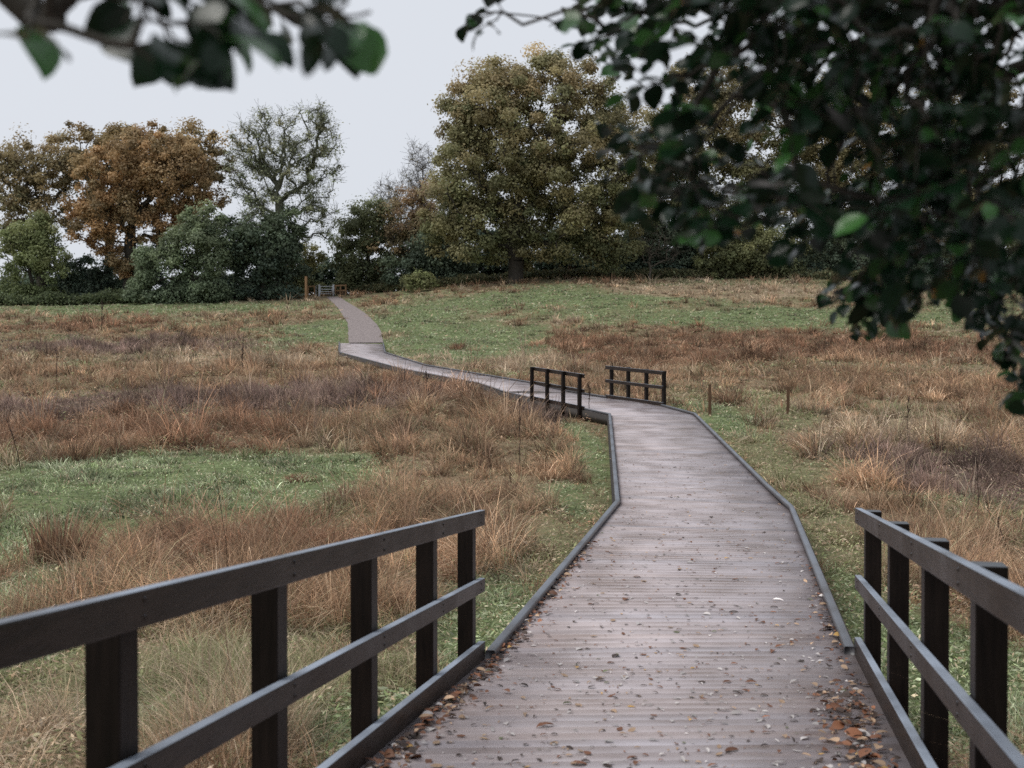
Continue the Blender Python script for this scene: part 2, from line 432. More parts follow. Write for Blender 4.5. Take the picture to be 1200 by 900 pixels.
PAL[MIXED] = np.minimum(PAL[MIXED] * [1.42, 1.34, 1.42], .64)
for _k in (TAN, RED, MAUVE, STRAW): PAL[_k] = np.minimum(PAL[_k] * [1.12, 1.11, 1.13], .72)
GCOL *= 1.35; GCOL[GREEN] *= [1.2, 1.1, 1.3]
#            n_blades, height, spread radius, lean
SPEC = {GREEN: (14, .12, .18, 1.2), TAN: (21, .40, .14, 1.3), RED: (24, .47, .18, 1.45), MAUVE: (19, .44, .16, 1.0), STRAW: (17, .42, .14, 1.2), MIXED: (17, .19, .17, 1.5)}

def meadow(name, n_clump, dlo, dhi, label):
    d = np.exp(math.log(dlo) + (math.log(dhi) - math.log(dlo)) * RNG.uniform(0, 1, n_clump) ** 1.15)
    x = RNG.uniform(-1, 1, n_clump) * (0.50 * d + 2.0)
    keep = np.minimum(poly_dist(x, d, DECK_POLY), poly_dist(x, d, PATH_POLY) + .16) > 0.13
    x, d = x[keep], d[keep]
    Sc = patch_scores(x, d)
    Sc = Sc + RNG.gumbel(0, 0.10, Sc.shape)
    t = Sc.argmax(0)
    z = ground(x, d)
    tuss = fbm(x * 1.0, d * 0.8, 200, 3)                      # tussocky height variation
    dip = (tuss < .44) & np.isin(t, (TAN, RED, STRAW)) & (RNG.uniform(0, 1, len(t)) < .65)
    t = np.where(dip, np.where(RNG.uniform(0, 1, len(t)) < .45, GREEN, MIXED), t)
    near_deck = np.minimum(poly_dist(x, d, DECK_POLY), poly_dist(x, d, PATH_POLY))
    low = 0.35 + 0.65 * sstep(0.15, 1.3, near_deck)
    for sx_, sy_ in (spot(832, 488), spot(923, 487)):
        low = np.where((np.abs(x - sx_ * d / sy_) < .45) & (d > sy_ - 6) & (d < sy_ + .5), low * .3, low)
    G = Geo()
    for k in range(6):
        m = t == k
        if not m.any(): continue
        nb, hh, rad, lean = SPEC[k]
        n = m.sum()
        grow = np.clip(d[m] / 26.0, 1.0, 2.4)                 # farther clumps stand for wider tufts
        ch = hh * (0.25 + 1.6 * sstep(.3, .75, tuss[m])) * RNG.lognormal(0, 0.30, n) * low[m]
        big = (RNG.uniform(0, 1, n) < .06) & (k in (TAN, RED, MAUVE))
        ch = np.where(big, ch * 1.35 + .12, ch)
        cdir = 7.0 * fbm(x[m] * .5, d[m] * .5, 77, 2) + RNG.normal(0, 1.3, n); clean = RNG.beta(1.6, 2.2, n) * lean
        base = PAL[k][RNG.choice(5, n, p=[.32, .27, .17, .14, .10])] * RNG.lognormal(0, 0.30, (n, 1))
        base = base * (0.25 + 1.5 * fbm(x[m] * 0.7, d[m] * 0.6, 300 + k, 3))[:, None]
        base = np.where(big[:, None], base * .62, base)
        R = lambda q: np.repeat(q, nb, axis=0)
        N_ = n * nb
        rr = rad * grow * (1.0 if k in (GREEN, MIXED) else 0.8)
        ang = RNG.uniform(0, 2 * np.pi, N_); rad_ = np.sqrt(RNG.uniform(0, 1, N_)) * R(rr)
        ox, oy = np.cos(ang) * rad_, np.sin(ang) * rad_
        h = R(ch) * RNG.uniform(0.45, 1.15, N_)
        out = RNG.uniform(0.1, 0.9, N_) * lean
        lx = (np.cos(ang) * out + np.cos(R(cdir)) * R(clean)) * h
        ly = (np.sin(ang) * out + np.sin(R(cdir)) * R(clean)) * h
        w = np.maximum(0.0050, 0.00056 * R(d[m])) * RNG.uniform(0.6, 1.35, N_) * (1.7 if k in (GREEN, MIXED) else 1.0)
        c = R(base) * RNG.lognormal(0, 0.27, (N_, 1))
        if k in (MIXED,):
            alt = PAL[k][RNG.integers(0, 5, N_)]; c = 0.45 * c + 0.55 * alt
        if k == GREEN:
            dead = RNG.uniform(0, 1, N_) < .10 + .2 * sstep(50, 75, R(d[m])); c[dead] = PAL[STRAW][RNG.integers(0, 5, dead.sum())] * 0.9
        if k in (TAN, RED, STRAW):
            gr = RNG.uniform(0, 1, N_) < 0.10; c[gr] = PAL[GREEN][RNG.integers(0, 5, gr.sum())] * 0.8; h = np.where(gr, h * 0.6, h)
        bx, by = R(x[m]) + ox, R(d[m]) + oy
        ok = poly_dist(bx, by, DECK_POLY) > 0.09
        bx, by, h, lx, ly, w, c = bx[ok], by[ok], h[ok], lx[ok], ly[ok], w[ok], c[ok]
        bz = np.interp(by, _td, _tz) * 0 + R(z[m])[ok] - 0.03
        tip = c * RNG.uniform(0.9, 1.3, (len(c), 1))
        for near_, seg in ((by < 28, 3), (by >= 28, 2)):
            if near_.any():
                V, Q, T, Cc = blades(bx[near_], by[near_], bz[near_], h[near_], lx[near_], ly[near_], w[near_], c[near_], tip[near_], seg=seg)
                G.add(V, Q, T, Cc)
    o = G.build(name, M_GRASS)
    tag(o, label, 'grass', kind='stuff')
    return o

meadow('meadow_grass', 66000, 4.0, 126, 'rough meadow of tan, russet and green autumn grass around the boardwalk')

def ground_cover(n, dlo, dhi):
    d = np.exp(RNG.uniform(math.log(dlo), math.log(dhi), n)); x = RNG.uniform(-1, 1, n) * (0.50 * d + 2.0)
    keep = np.minimum(poly_dist(x, d, DECK_POLY), poly_dist(x, d, PATH_POLY)) > 0.07
    x, d = x[keep], d[keep]; n = len(x)
    t = (patch_scores(x, d) + RNG.gumbel(0, 0.12, (6, n))).argmax(0)
    pal = np.stack([PAL[k] for k in range(6)])
    c = pal[t, RNG.choice(5, n, p=[.28, .24, .16, .22, .10])]
    wild = RNG.uniform(0, 1, n)
    c = np.where((wild < .22)[:, None], pal[MIXED][RNG.integers(0, 5, n)], c)
    lush = fbm(x * 1.3, d * 1.1, 400, 3)
    c = c * (0.45 + 1.0 * lush)[:, None] * np.exp(RNG.normal(0, 1, (n, 1)) * (.34 - .18 * sstep(30, 80, d))[:, None]) * np.where(t == GREEN, .95, .8)[:, None]
    z = ground(x, d) + 0.015 + RNG.uniform(0, 1, n) ** 1.5 * (.03 + .20 * sstep(.4, .75, lush)) * np.where(t == GREEN, .8, 1.1)
    s = np.maximum(.06, .0027 * d) * RNG.uniform(.6, 1.5, n)
    nr_ = RNG.normal(0, .75, (n, 3)); nr_[:, 2] = np.abs(nr_[:, 2]) + .7; nr_ /= np.linalg.norm(nr_, axis=1, keepdims=True)
    a = RNG.normal(0, 1, (n, 3)); a -= (a * nr_).sum(1, keepdims=True) * nr_; a /= np.linalg.norm(a, axis=1, keepdims=True)
    b = np.cross(nr_, a)
    P = np.stack([x, d, z], 1); S_ = s[:, None]; asp = RNG.uniform(.12, .42, (n, 1))
    V = np.stack([P - a * S_ * .5, P + b * S_ * asp * .5, P + a * S_ * .5, P - b * S_ * asp * .5], 1).reshape(-1, 3)
    o = build('ground_cover', V, np.arange(n)[:, None] * 4 + np.array([[0, 1, 2, 3]]), None, M_GRASS, None, np.repeat(c, 4, 0))
    tag(o, 'low mat of clover, moss and flattened straw under the taller grass', 'ground cover', kind='stuff')
ground_cover(500000, 4.0, 110)

def tuft_thing(name, px, py, w, h, pal, label, cat, group=None, nb=420, lean=0.5, seed=1):
    x, d = spot(px, py); z = gz(x, d)
    r = np.random.default_rng(seed)
    ang = r.uniform(0, 2 * np.pi, nb); rad = np.sqrt(r.uniform(0, 1, nb)) * w * 0.42
    hh = h * r.uniform(0.3, 1.12, nb) * (1 - .35 * rad / (w * .42))
    out = r.uniform(0.1, 1.0, nb) * lean
    lx = np.cos(ang) * out * hh + 0.12 * hh; ly = np.sin(ang) * out * hh
    c = pal[r.integers(0, len(pal), nb)] * r.lognormal(0, 0.2, (nb, 1))
    V, Q, T, C = blades(x + np.cos(ang) * rad, d + np.sin(ang) * rad, np.full(nb, z - 0.05), hh, lx, ly, np.full(nb, max(0.007, 0.0009 * d)), c, c * 1.15, curve=0.25)
    o = build(name, V, Q, T, M_GRASS, None, C, origin=(x, d, z))
    return tag(o, label, cat, group)

tuft_thing('grass_tussock', 72, 655, 1.0, 1.0, np.vstack([PAL[RED], PAL[TAN] * .8, PAL[RED] * .6]), 'big russet grass tussock standing alone at the edge of the green patch', 'tussock', 'russet grass tussocks', 700, 0.45, 1)
tuft_thing('grass_tussock', 408, 588, 0.9, 0.5, PAL[RED] * 0.8, 'dark brown tussock at the right end of the green patch', 'tussock', 'russet grass tussocks', 420, 1.1, 2)
tuft_thing('grass_tussock', 352, 560, 0.8, 0.25, PAL[RED], 'low flattened russet tussock lying inside the green patch', 'tussock', 'russet grass tussocks', 420, 1.3, 3)
tuft_thing('grass_tussock', 345, 612, 0.7, 0.5, PAL[RED] * 0.9, 'thin dark upright tussock below the green patch, above the railing', 'tussock', 'russet grass tussocks', 300, 0.8, 4)
tuft_thing('grass_tussock', 268, 745, 0.5, 0.42, PAL[TAN] * 0.85, 'golden brown tuft seen between the first two posts of the railing', 'tussock', 'russet grass tussocks', 420, 0.9, 5)

# ------------------------------------------------------------------ boardwalk
walk = empty('boardwalk', (0, 0, 0), 'long grey brown plank boardwalk winding across the meadow', 'boardwalk', kind='structure')

def deck_parts():
    G = Geo()
    r = np.random.default_rng(3)
    for i in range(len(SL) - 1):
        L0, L1, R0, R1 = SL[i], SL[i + 1], SR[i], SR[i + 1]
        ln = np.linalg.norm((L1 + R1) / 2 - (L0 + R0) / 2)
        n = max(1, int(round(ln / 0.148)))
        gap = 0.0005 / (ln / n) / 2
        for k in range(n):
            gp = gap * r.uniform(0, 1.6) ** 2
            t0, t1 = (k + gp) / n, (k + 1 - gp) / n
            a, b, c, d = L0 + (L1 - L0) * t0, R0 + (R1 - R0) * t0, R0 + (R1 - R0) * t1, L0 + (L1 - L0) * t1
            P = [np.array([p[0], p[1], float(deck_z(p[1]))]) for p in (a, b, c, d)]
            dz = r.uniform(-.0006, .0006)
            v = [p + [0, 0, dz] for p in P] + [p + [0, 0, dz - 0.032] for p in P]
            # eased long edges
            e = 0.05
            v2 = []
            for p, qn in ((0, 3), (1, 2), (2, 1), (3, 0)):
                v2.append(v[p] + (v[qn] - v[p]) * e * 0.6)
            for p in range(4):
                v2.append(v[p] - [0, 0, 0.001])
            v2 += v[4:]
            f = [(0, 1, 2, 3), (4, 5, 1, 0), (6, 7, 3, 2), (5, 6, 2, 1), (7, 4, 0, 3), (8, 9, 5, 4), (9, 10, 6, 5), (10, 11, 7, 6), (11, 8, 4, 7)]
            tone = r.lognormal(0, 0.026) * (0.9 if r.uniform() < .08 else 1); warm = r.normal(0, 0.02)
            G.add(v2, f, None, np.array([tone * (1 + warm), tone, tone * (1 - warm)]))
    G.build('deck', M_DECK, walk)
    # bed under the boards so no light comes through the gaps
    g = Geo()
    for i in range(len(SL) - 1):
        quad = [SL[i], SR[i], SR[i + 1], SL[i + 1]]
        v = [[p[0], p[1], float(deck_z(p[1])) - 0.045] for p in quad]
        g.add(v, [(0, 1, 2, 3)])
    g.build('joist_bed', M_BED, walk)

deck_parts()

def poly_beam(name, pts, z_off, w, h, mat, side, parent):
    """a mitred strip following the deck edge; pts in plan, side -1 left / +1 right (strip lies inside the edge)"""
    P = np.array(pts, float); n = len(P)
    T = np.zeros_like(P)
    for i in range(n):
        a = P[max(i - 1, 0)]; b = P[min(i + 1, n - 1)]
        d1 = P[i] - a if i > 0 else b - P[i]; d2 = b - P[i] if i < n - 1 else d1
        d1 = d1 / np.linalg.norm(d1); d2 = d2 / np.linalg.norm(d2)
        t = d1 + d2; t /= np.linalg.norm(t)
        nrm = np.array([t[1], -t[0]]) * (-side)
        T[i] = nrm / max(0.6, float(t @ d1))
    inner = P + T * w
    ch = min(0.008, w * .2)
    V = []; Q = []
    for i in range(n):
        z = float(deck_z(P[i][1])) + z_off
        o2, i2 = P[i], inner[i]; u_ = T[i] / np.linalg.norm(T[i]) * ch
        ring = [(*o2, z), (*o2, z + h - ch), (*(o2 + u_), z + h), (*(i2 - u_), z + h), (*i2, z + h - ch), (*i2, z)]
        V += ring
        if i:
            b0, b1 = (i - 1) * 6, i * 6
            for k in range(6):
                Q.append((b0 + k, b0 + (k + 1) % 6, b1 + (k + 1) % 6, b1 + k))
    caps = [(0, 1, 4, 5), (1, 2, 3, 4)]
    Q += caps + [tuple((n - 1) * 6 + k for k in c) for c in caps]
    return build(name, V, Q, None, mat, parent)

def densify(pts, bow=None):
    out = []
    for i in range(len(pts) - 1):
        m = max(1, int(np.linalg.norm(pts[i + 1] - pts[i]) / 2.4))
        for k in range(m): out.append(pts[i] + (pts[i + 1] - pts[i]) * k / m)
    out.append(pts[-1])
    return out

# kerbs start where the near railings end and stop at the far bridge's railings
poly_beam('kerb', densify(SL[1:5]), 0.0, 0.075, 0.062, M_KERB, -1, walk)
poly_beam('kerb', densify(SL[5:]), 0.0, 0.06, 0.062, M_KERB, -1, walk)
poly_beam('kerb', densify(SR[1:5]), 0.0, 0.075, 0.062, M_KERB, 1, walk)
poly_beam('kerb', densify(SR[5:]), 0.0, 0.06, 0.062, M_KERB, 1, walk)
poly_beam('fascia', densify(SL), -0.27, -0.03, 0.262, M_FASCIA, -1, walk)
poly_beam('fascia', densify(SR), -0.27, -0.03, 0.262, M_FASCIA, 1, walk)

# ------------------------------------------------------------------ railings
def tubes(p0, p1, r0, r1, sides=5):
    p0 = np.asarray(p0, float); p1 = np.asarray(p1, float)
    d = p1 - p0; L = np.linalg.norm(d, axis=1, keepdims=True) + 1e-9; d = d / L
    ref = np.where(np.abs(d[:, 2:3]) > 0.9, np.array([[1., 0, 0]]), np.array([[0, 0, 1.]]))
    s = np.cross(d, ref); s /= np.linalg.norm(s, axis=1, keepdims=True) + 1e-9
    u_ = np.cross(s, d)
    a = np.arange(sides) / sides * 2 * np.pi
    ring = s[:, None, :] * np.cos(a)[None, :, None] + u_[:, None, :] * np.sin(a)[None, :, None]
    A = p0[:, None] + ring * np.asarray(r0, float)[:, None, None]; B = p1[:, None] + ring * np.asarray(r1, float)[:, None, None]
    V = np.concatenate([A, B], 1).reshape(-1, 3)
    k = np.arange(sides); kn = (k + 1) % sides
    Q = (np.arange(len(p0)) * 2 * sides)[:, None, None] + np.stack([k, kn, kn + sides, k + sides], 1)[None]
    return V, Q.reshape(-1, 4)

def railing(label, line, posts_at, side, post_w, top_h, mid_h, kick, ends, post_drop, rail_w=0.05, group=None, rail_side=1):
    """line(s) -> plan point at distance s; side = outward plan normal; ends = (s0, s1) of the rails"""
    b = line((ends[0] + ends[1]) / 2)
    root = empty('railing', (b[0], b[1], float(deck_z(b[1]))), label, 'railing', 'dark timber railings of the boardwalk bridges')
    o = np.array(side)
    d0, d1 = line(ends[0]), line(ends[1])
    yaw = math.atan2(d1[0] - d0[0], d1[1] - d0[1])
    dz = lambda p, h: (p[0], p[1], float(deck_z(p[1])) + h)
    po = o * (rail_w / 2 + post_w / 2 + 0.003) * rail_side
    for s in posts_at:
        p = line(s); q = p + po
        zt = float(deck_z(p[1])) + top_h - post_drop
        zb = min(float(deck_z(p[1])) - 0.5, gz(q[0], q[1]) - 0.3)
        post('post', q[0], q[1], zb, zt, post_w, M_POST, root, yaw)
    a, c = d0, d1
    def bolted(name, q0, q1, w_, h_, bev, offs):
        bm = bmesh.new(); beam_bm(bm, q0, q1, w_, h_, bev)
        q0 = np.array(q0); q1 = np.array(q1); inw = -np.array([o[0], o[1], 0]) * rail_side
        for s in posts_at:
            t = (s - ends[0]) / (ends[1] - ends[0])
            if not 0.005 < t < .995: continue
            for oh in offs:
                c0 = q0 + (q1 - q0) * t + [0, 0, oh] + inw * (w_ / 2 - .003)
                V, Q = tubes([c0, c0 + inw * .005], [c0 + inw * .005, c0 + inw * .0072], [.0095, .0095], [.0095, .003], 8)
                vs = [bm.verts.new(v) for v in V]
                for f in Q: bm.faces.new([vs[k] for k in f])
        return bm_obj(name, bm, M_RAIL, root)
    bolted('top_rail', dz(a, top_h - 0.0575), dz(c, top_h - 0.0575), rail_w, 0.115, 0.007, (.027, -.027))
    bolted('middle_rail', dz(a, mid_h), dz(c, mid_h), rail_w, 0.10, 0.007, (.022, -.022))
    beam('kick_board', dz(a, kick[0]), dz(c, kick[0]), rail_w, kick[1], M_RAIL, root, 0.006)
    return root

nl = lambda s: np.array([-0.225, 8.5]) + near_dir * (s - 8.5)
nr = lambda s: np.array([2.625, 8.6]) + near_dir_r * (s - 8.6)
r_out = np.array([1.0, -0.212]); r_out /= np.linalg.norm(r_out)
n_out = np.array([-1.0, 0.18]); n_out /= np.linalg.norm(n_out)
railing('dark brown timber railing crossing the near left of the boardwalk', nl, [1.05, 2.25, 3.44, 4.66, 5.92, 7.2, 8.36], n_out, 0.115, 1.115, 0.555, (0.055, 0.15), (0.0, 8.5), 0.06)
railing('dark grey timber railing on the right of the boardwalk, running out of the picture', nr, [0.6, 1.8, 3.05, 4.28, 5.54, 6.94, 8.42], r_out, 0.115, 1.115, 0.555, (0.055, 0.15), (0.0, 8.62), 0.0)

def far_line(A, B):
    A = np.array(A); B = np.array(B); L = np.linalg.norm(B - A); u_ = (B - A) / L
    return (lambda s: A + u_ * s), L, np.array([-u_[1], u_[0]])
fl, L1_, nrm1 = far_line(SL[5], SL[4])
o1 = nrm1 if nrm1[0] < 0 else -nrm1
railing('small four post railing on the left side of the far bend in the boardwalk', fl, [0.06, L1_ * .345, L1_ * .67, L1_ - .06], o1, 0.10, 1.06, 0.56, (0.06, 0.11), (-0.05, L1_ + 0.08), 0.0)
fr, L2_, nrm2 = far_line(SR[5], SR[4])
o2_ = nrm2 if nrm2[0] > 0 else -nrm2
railing('small four post railing on the right side of the far bend, against russet grass', fr, [0.12, L2_ * .355, L2_ * .68, L2_ - .06], o2_, 0.10, 1.06, 0.56, (0.06, 0.10), (-0.12, L2_ + 0.0), 0.0)

# ------------------------------------------------------------------ gravel path
def strip(L, R, n, dz):
    def res(P):
        P = np.array(P); s = np.r_[0, np.cumsum(np.linalg.norm(np.diff(P, axis=0), axis=1))]; s /= s[-1]
        # smooth resample
        t = np.linspace(0, 1, n); X = np.stack([np.interp(t, s, P[:, 0]), np.interp(t, s, P[:, 1])], 1)
        for _ in range(6): X[1:-1] = (X[:-2] + 2 * X[1:-1] + X[2:]) / 4
        return X
    A, B = res(L), res(R)
    m = 9
    V = []
    rg = np.random.default_rng(2)
    for i in range(n):
        for k in range(m):
            p = A[i] + (B[i] - A[i]) * k / (m - 1)
            if k in (0, m - 1): p = p + rg.normal(0, 0.02, 2)
            V.append([p[0], p[1], gz(p[0], p[1]) + dz])
    Q = [(i * m + k, i * m + k + 1, (i + 1) * m + k + 1, (i + 1) * m + k) for i in range(n - 1) for k in range(m - 1)]
    return np.array(V), np.array(Q)
v, q = strip(PATH_L, PATH_R, 46, 0.05)
tag(build('gravel_path', v, q, None, M_GRAVEL, smooth=True), kind='structure')

# ------------------------------------------------------------------ gate, fences and posts at the top of the field
def gate_at():
    gy_ = 117.6
    X = lambda px: (px - 600) / F * gy_
    x0, x1 = X(374.5), X(391)
    z = gz((x0 + x1) / 2, gy_) + 0.02
    root = empty('field_gate', ((x0 + x1) / 2, gy_, z), 'grey metal gate closing the top of the gravel path', 'gate')
    for x in (x0, x1):
        post('gate_post', x, gy_, z - 0.4, z + 1.18, 0.17, M_GALV, root)
    bm = bmesh.new()
    for h in (0.22, 0.45, 0.68, 0.98):
        beam_bm(bm, (x0 + .09, gy_, z + h), (x1 - .09, gy_, z + h), 0.05, 0.06, 0)
    beam_bm(bm, (x0 + .12, gy_, z + .19), (x0 + .12, gy_, z + 1.01), 0.052, 0.06, 0, up=(0, 1, 0))
    beam_bm(bm, (x1 - .12, gy_, z + .19), (x1 - .12, gy_, z + 1.01), 0.052, 0.06, 0, up=(0, 1, 0))
    bm_obj('gate_leaf', bm, M_GALV, root)
    # the kissing-gate hoop standing to the left
    bm = bmesh.new()
    xa = X(369.6)
    for h in (0.45, 0.75, 1.08):
        beam_bm(bm, (xa, gy_ + .5, z + h), (x0 - .09, gy_ + .1, z + h), 0.05, 0.06, 0)
    beam_bm(bm, (xa, gy_ + .5, z - .3), (xa, gy_ + .5, z + 1.11), 0.055, 0.055, 0, up=(0, 1, 0))
    bm_obj('side_hoop', bm, M_GALV, root)
    def fence(pxa, pxb, label, n, rails, y):
        xa, xb = (pxa - 600) / F * y, (pxb - 600) / F * y
        r = empty('timber_fence', ((xa + xb) / 2, y, gz((xa + xb) / 2, y)), label, 'fence', 'short timber fences beside the gate')
        for k in range(n):
            x = xa + (xb - xa) * k / (n - 1)
            post('post', x, y, gz(x, y) - .4, gz(x, y) + 1.12, 0.13, M_FENCE, r)
        for h in rails:
            beam('rail', (xa, y - .09, gz(xa, y) + h), (xb, y - .09, gz(xb, y) + h), 0.045, 0.13, M_FENCE, r, 0)
    fence(393.3, 405.5, 'low brown two rail fence to the right of the metal gate', 3, (0.5, 1.02), 117.9)
    fence(361.5, 369.0, 'single rail brown fence between the tall post and the metal gate', 2, (1.05,), 118.0)
gate_at()

def lone_post(name, px, ytop, ybase, w, mat, label, cat, group=None, d=None, lean=0.0):
    x, dd = spot(px, ybase)
    if d: dd = d; x = (px - 600) / F * dd
    z = gz(x, dd)
    h = (ybase - ytop) / F * dd
    bm = bmesh.new()
    beam_bm(bm, (x, dd, z - .4), (x + lean * h, dd, z + h), w, w, w * .08, up=(0.3, 1, 0))
    bmesh.ops.translate(bm, verts=bm.verts[:], vec=(-x, -dd, -z))
    o = bm_obj(name, bm, mat); o.location = (x, dd, z)
    return tag(o, label, cat, group)
lone_post('marker_post', 359, 316, 344, 0.20, M_FENCE, 'tall brown wooden post standing left of the metal gate', 'post', d=112.6)
lone_post('stake', 832, 452, 488, 0.09, M_STAKE, 'short brown wooden stake in the grass beside the bend in the boardwalk', 'stake', 'wooden stakes in the meadow')
lone_post('stake', 923, 455, 487, 0.09, M_STAKE, 'short brown wooden stake in tan grass, farther from the boardwalk', 'stake', 'wooden stakes in the meadow', lean=0.03)

# ------------------------------------------------------------------ dead stalks standing in the meadow
def stalk(px, ytop, ybase, lean, label, seed, branchy=6, cx=None):
    r = np.random.default_rng(seed)
    x, d = spot(px, ybase); z = gz(x, d); h = (ybase - ytop) / F * d
    base = np.array([x, d, z])
    n = 9
    P = [base + np.array([lean * h * (t ** 1.4), 0.05 * h * t, h * t]) + r.normal(0, .008, 3) * (t > 0) for t in np.linspace(0, 1, n)]
    P0, P1, R0, R1 = [], [], [], []
    rad = max(0.007, 0.00042 * d)
    for i in range(n - 1):
        P0.append(P[i]); P1.append(P[i + 1]); R0.append(rad * (1 - .6 * i / n)); R1.append(rad * (1 - .6 * (i + 1) / n))
    for b in range(branchy):
        i = r.integers(3, n - 1); a = r.uniform(0, 6.28); l = h * r.uniform(.12, .3)
        q = P[i] + np.array([math.cos(a) * l * .3, math.sin(a) * l * .3, l])
        P0.append(P[i]); P1.append(q); R0.append(rad * .6); R1.append(rad * .35)
        for s in range(5):
            t = r.uniform(.3, 1); c = P[i] + (q - P[i]) * t
            P0.append(c); P1.append(c + r.normal(0, .022, 3) + [0, 0, .02]); R0.append(rad * .9); R1.append(rad * .3)
    V, Q = tubes(P0, P1, R0, R1, 5)
    tag(build('dead_stalk', V, Q, None, M_STALK, origin=base), label, 'dead stalk', 'dead stalks standing in the meadow')
stalk(24, 488, 556, -0.30, 'dark leaning bare stalk at the left edge of the green patch', 1, 3)
stalk(66, 405, 452, 0.0, 'thin upright dead stalk in the brown grass at far left', 2, 2)
stalk(119, 356, 392, 0.02, 'small bushy dead stalk standing on the skyline side of the left field', 3, 9)
stalk(284, 398, 438, 0.0, 'upright dark seed stalk in the middle of the left field', 4, 6)
stalk(609, 470, 548, 0.0, 'tall dark dead stalk just left of the far railing', 5, 4)
stalk(690, 452, 492, 0.03, 'dead seed stalk at the foot of the far left railing post', 6, 5)
stalk(1148, 540, 632, 0.0, 'tall dark dead stalk in the right hand grass above the railing', 7, 4)
stalk(1190, 590, 660, -0.5, 'arching thin bramble stem near the right railing', 8, 4)
stalk(1064, 470, 520, 0.03, 'faint dead stalk in pale grass right of the wooden stakes', 9, 5)
stalk(500, 440, 476, 0.0, 'short dead stalk in grass below the bending boardwalk', 10, 5)

# ------------------------------------------------------------------ trees
def grow(root, targets, rng, bf=0.35, nmid=2, wander=0.10, first=0, sag=0.0):
    nodes = [np.asarray(p, float) for p in root]; par = [-1] + list(range(len(root) - 1))
    plen = [0.0]
    for i in range(1, len(root)): plen.append(plen[-1] + np.linalg.norm(nodes[i] - nodes[i - 1]))
    fork = nodes[-1]
    T = np.asarray(targets, float)
    order = np.argsort(np.linalg.norm(T - fork, axis=1))
    tips = []
    NA = np.zeros((len(root) + len(T) * (nmid + 1), 3)); PA = np.zeros(len(NA))
    n = len(root); NA[:n] = nodes; PA[:n] = plen
    par = par + [0] * (len(NA) - n)
    for ti in order:
        t = T[ti]
        cost = np.linalg.norm(NA[first:n] - t, axis=1) + bf * PA[first:n]
        j = int(np.argmin(cost)) + first
        a = NA[j]; L = np.linalg.norm(t - a)
        prev = j
        for k in range(1, nmid + 2):
            f = k / (nmid + 1)
            p = a + (t - a) * f
            if k <= nmid: p = p + rng.normal(0, wander * L, 3) * math.sin(f * math.pi) + np.array([0, 0, sag * L * math.sin(f * math.pi)])
            NA[n] = p; par[n] = prev; PA[n] = PA[prev] + np.linalg.norm(p - NA[prev]); prev = n; n += 1
        tips.append(prev)
    return NA[:n], np.array(par[:n]), np.array(tips), order

def limb_mesh(nodes, par, rtip, rroot, sides=6):
    n = len(nodes)
    cnt = np.zeros(n)
    has = np.zeros(n, bool); has[par[par >= 0]] = True
    cnt[~has] = 1
    for i in range(n - 1, 0, -1): cnt[par[i]] += cnt[i]
    e = math.log(rroot / rtip) / math.log(max(cnt[0], 2))
    r = rtip * np.maximum(cnt, 1) ** e
    i = np.arange(1, n); p = par[1:]
    V, Q = tubes(nodes[p], nodes[i], np.minimum(r[p], r[i] * 1.6), r[i], sides)
    return V, Q, r

def leaf_cards(P, size, col, rng, aspect=0.68, up=0.45, rad=None):
    n = len(P)
    nr_ = rng.normal(0, 1, (n, 3)) * (1 if rad is None else .42); nr_[:, 2] += up * (2 if rad is None else 1.3)
    if rad is not None: nr_ += rad
    nr_ /= np.linalg.norm(nr_, axis=1, keepdims=True)
    a = rng.normal(0, 1, (n, 3)); a -= (a * nr_).sum(1, keepdims=True) * nr_; a /= np.linalg.norm(a, axis=1, keepdims=True)
    b = np.cross(nr_, a)
    s = (size * rng.uniform(0.65, 1.3, n))[:, None]
    V = np.stack([P - a * s * .5, P + b * s * aspect * .5 + a * s * .05, P + a * s * .5, P - b * s * aspect * .5 + a * s * .05], 1)
    Q = np.arange(n)[:, None] * 4 + np.array([[0, 1, 2, 3]])
    return V.reshape(-1, 3), Q, np.repeat(col, 4, axis=0)

def lobe_targets(lobes, d, n, rng, depth=0.85, shell=0.55):
    """clump centres spread through the union of ellipsoids; lobes in (px, py, rx, ry) at distance d"""
    area = np.array([l[2] * l[3] for l in lobes], float); area /= area.sum()
    out = []
    for l, f in zip(lobes, area):
        m = max(3, int(round(n * f)))
        c = at(l[0], l[1], d); rx, rz = l[2] * d / F, l[3] * d / F; ry = depth * (rx + rz) / 2
        v = rng.normal(0, 1, (m, 3)); v /= np.linalg.norm(v, axis=1, keepdims=True)
        rad = shell + (1 - shell) * rng.uniform(0, 1, m) ** 0.6
        inner = rng.uniform(0, 1, m) < 0.16; rad[inner] *= rng.uniform(0.3, 0.9, inner.sum())
        out.append(c + v * rad[:, None] * np.array([rx, ry, rz]))
    return np.concatenate(out)

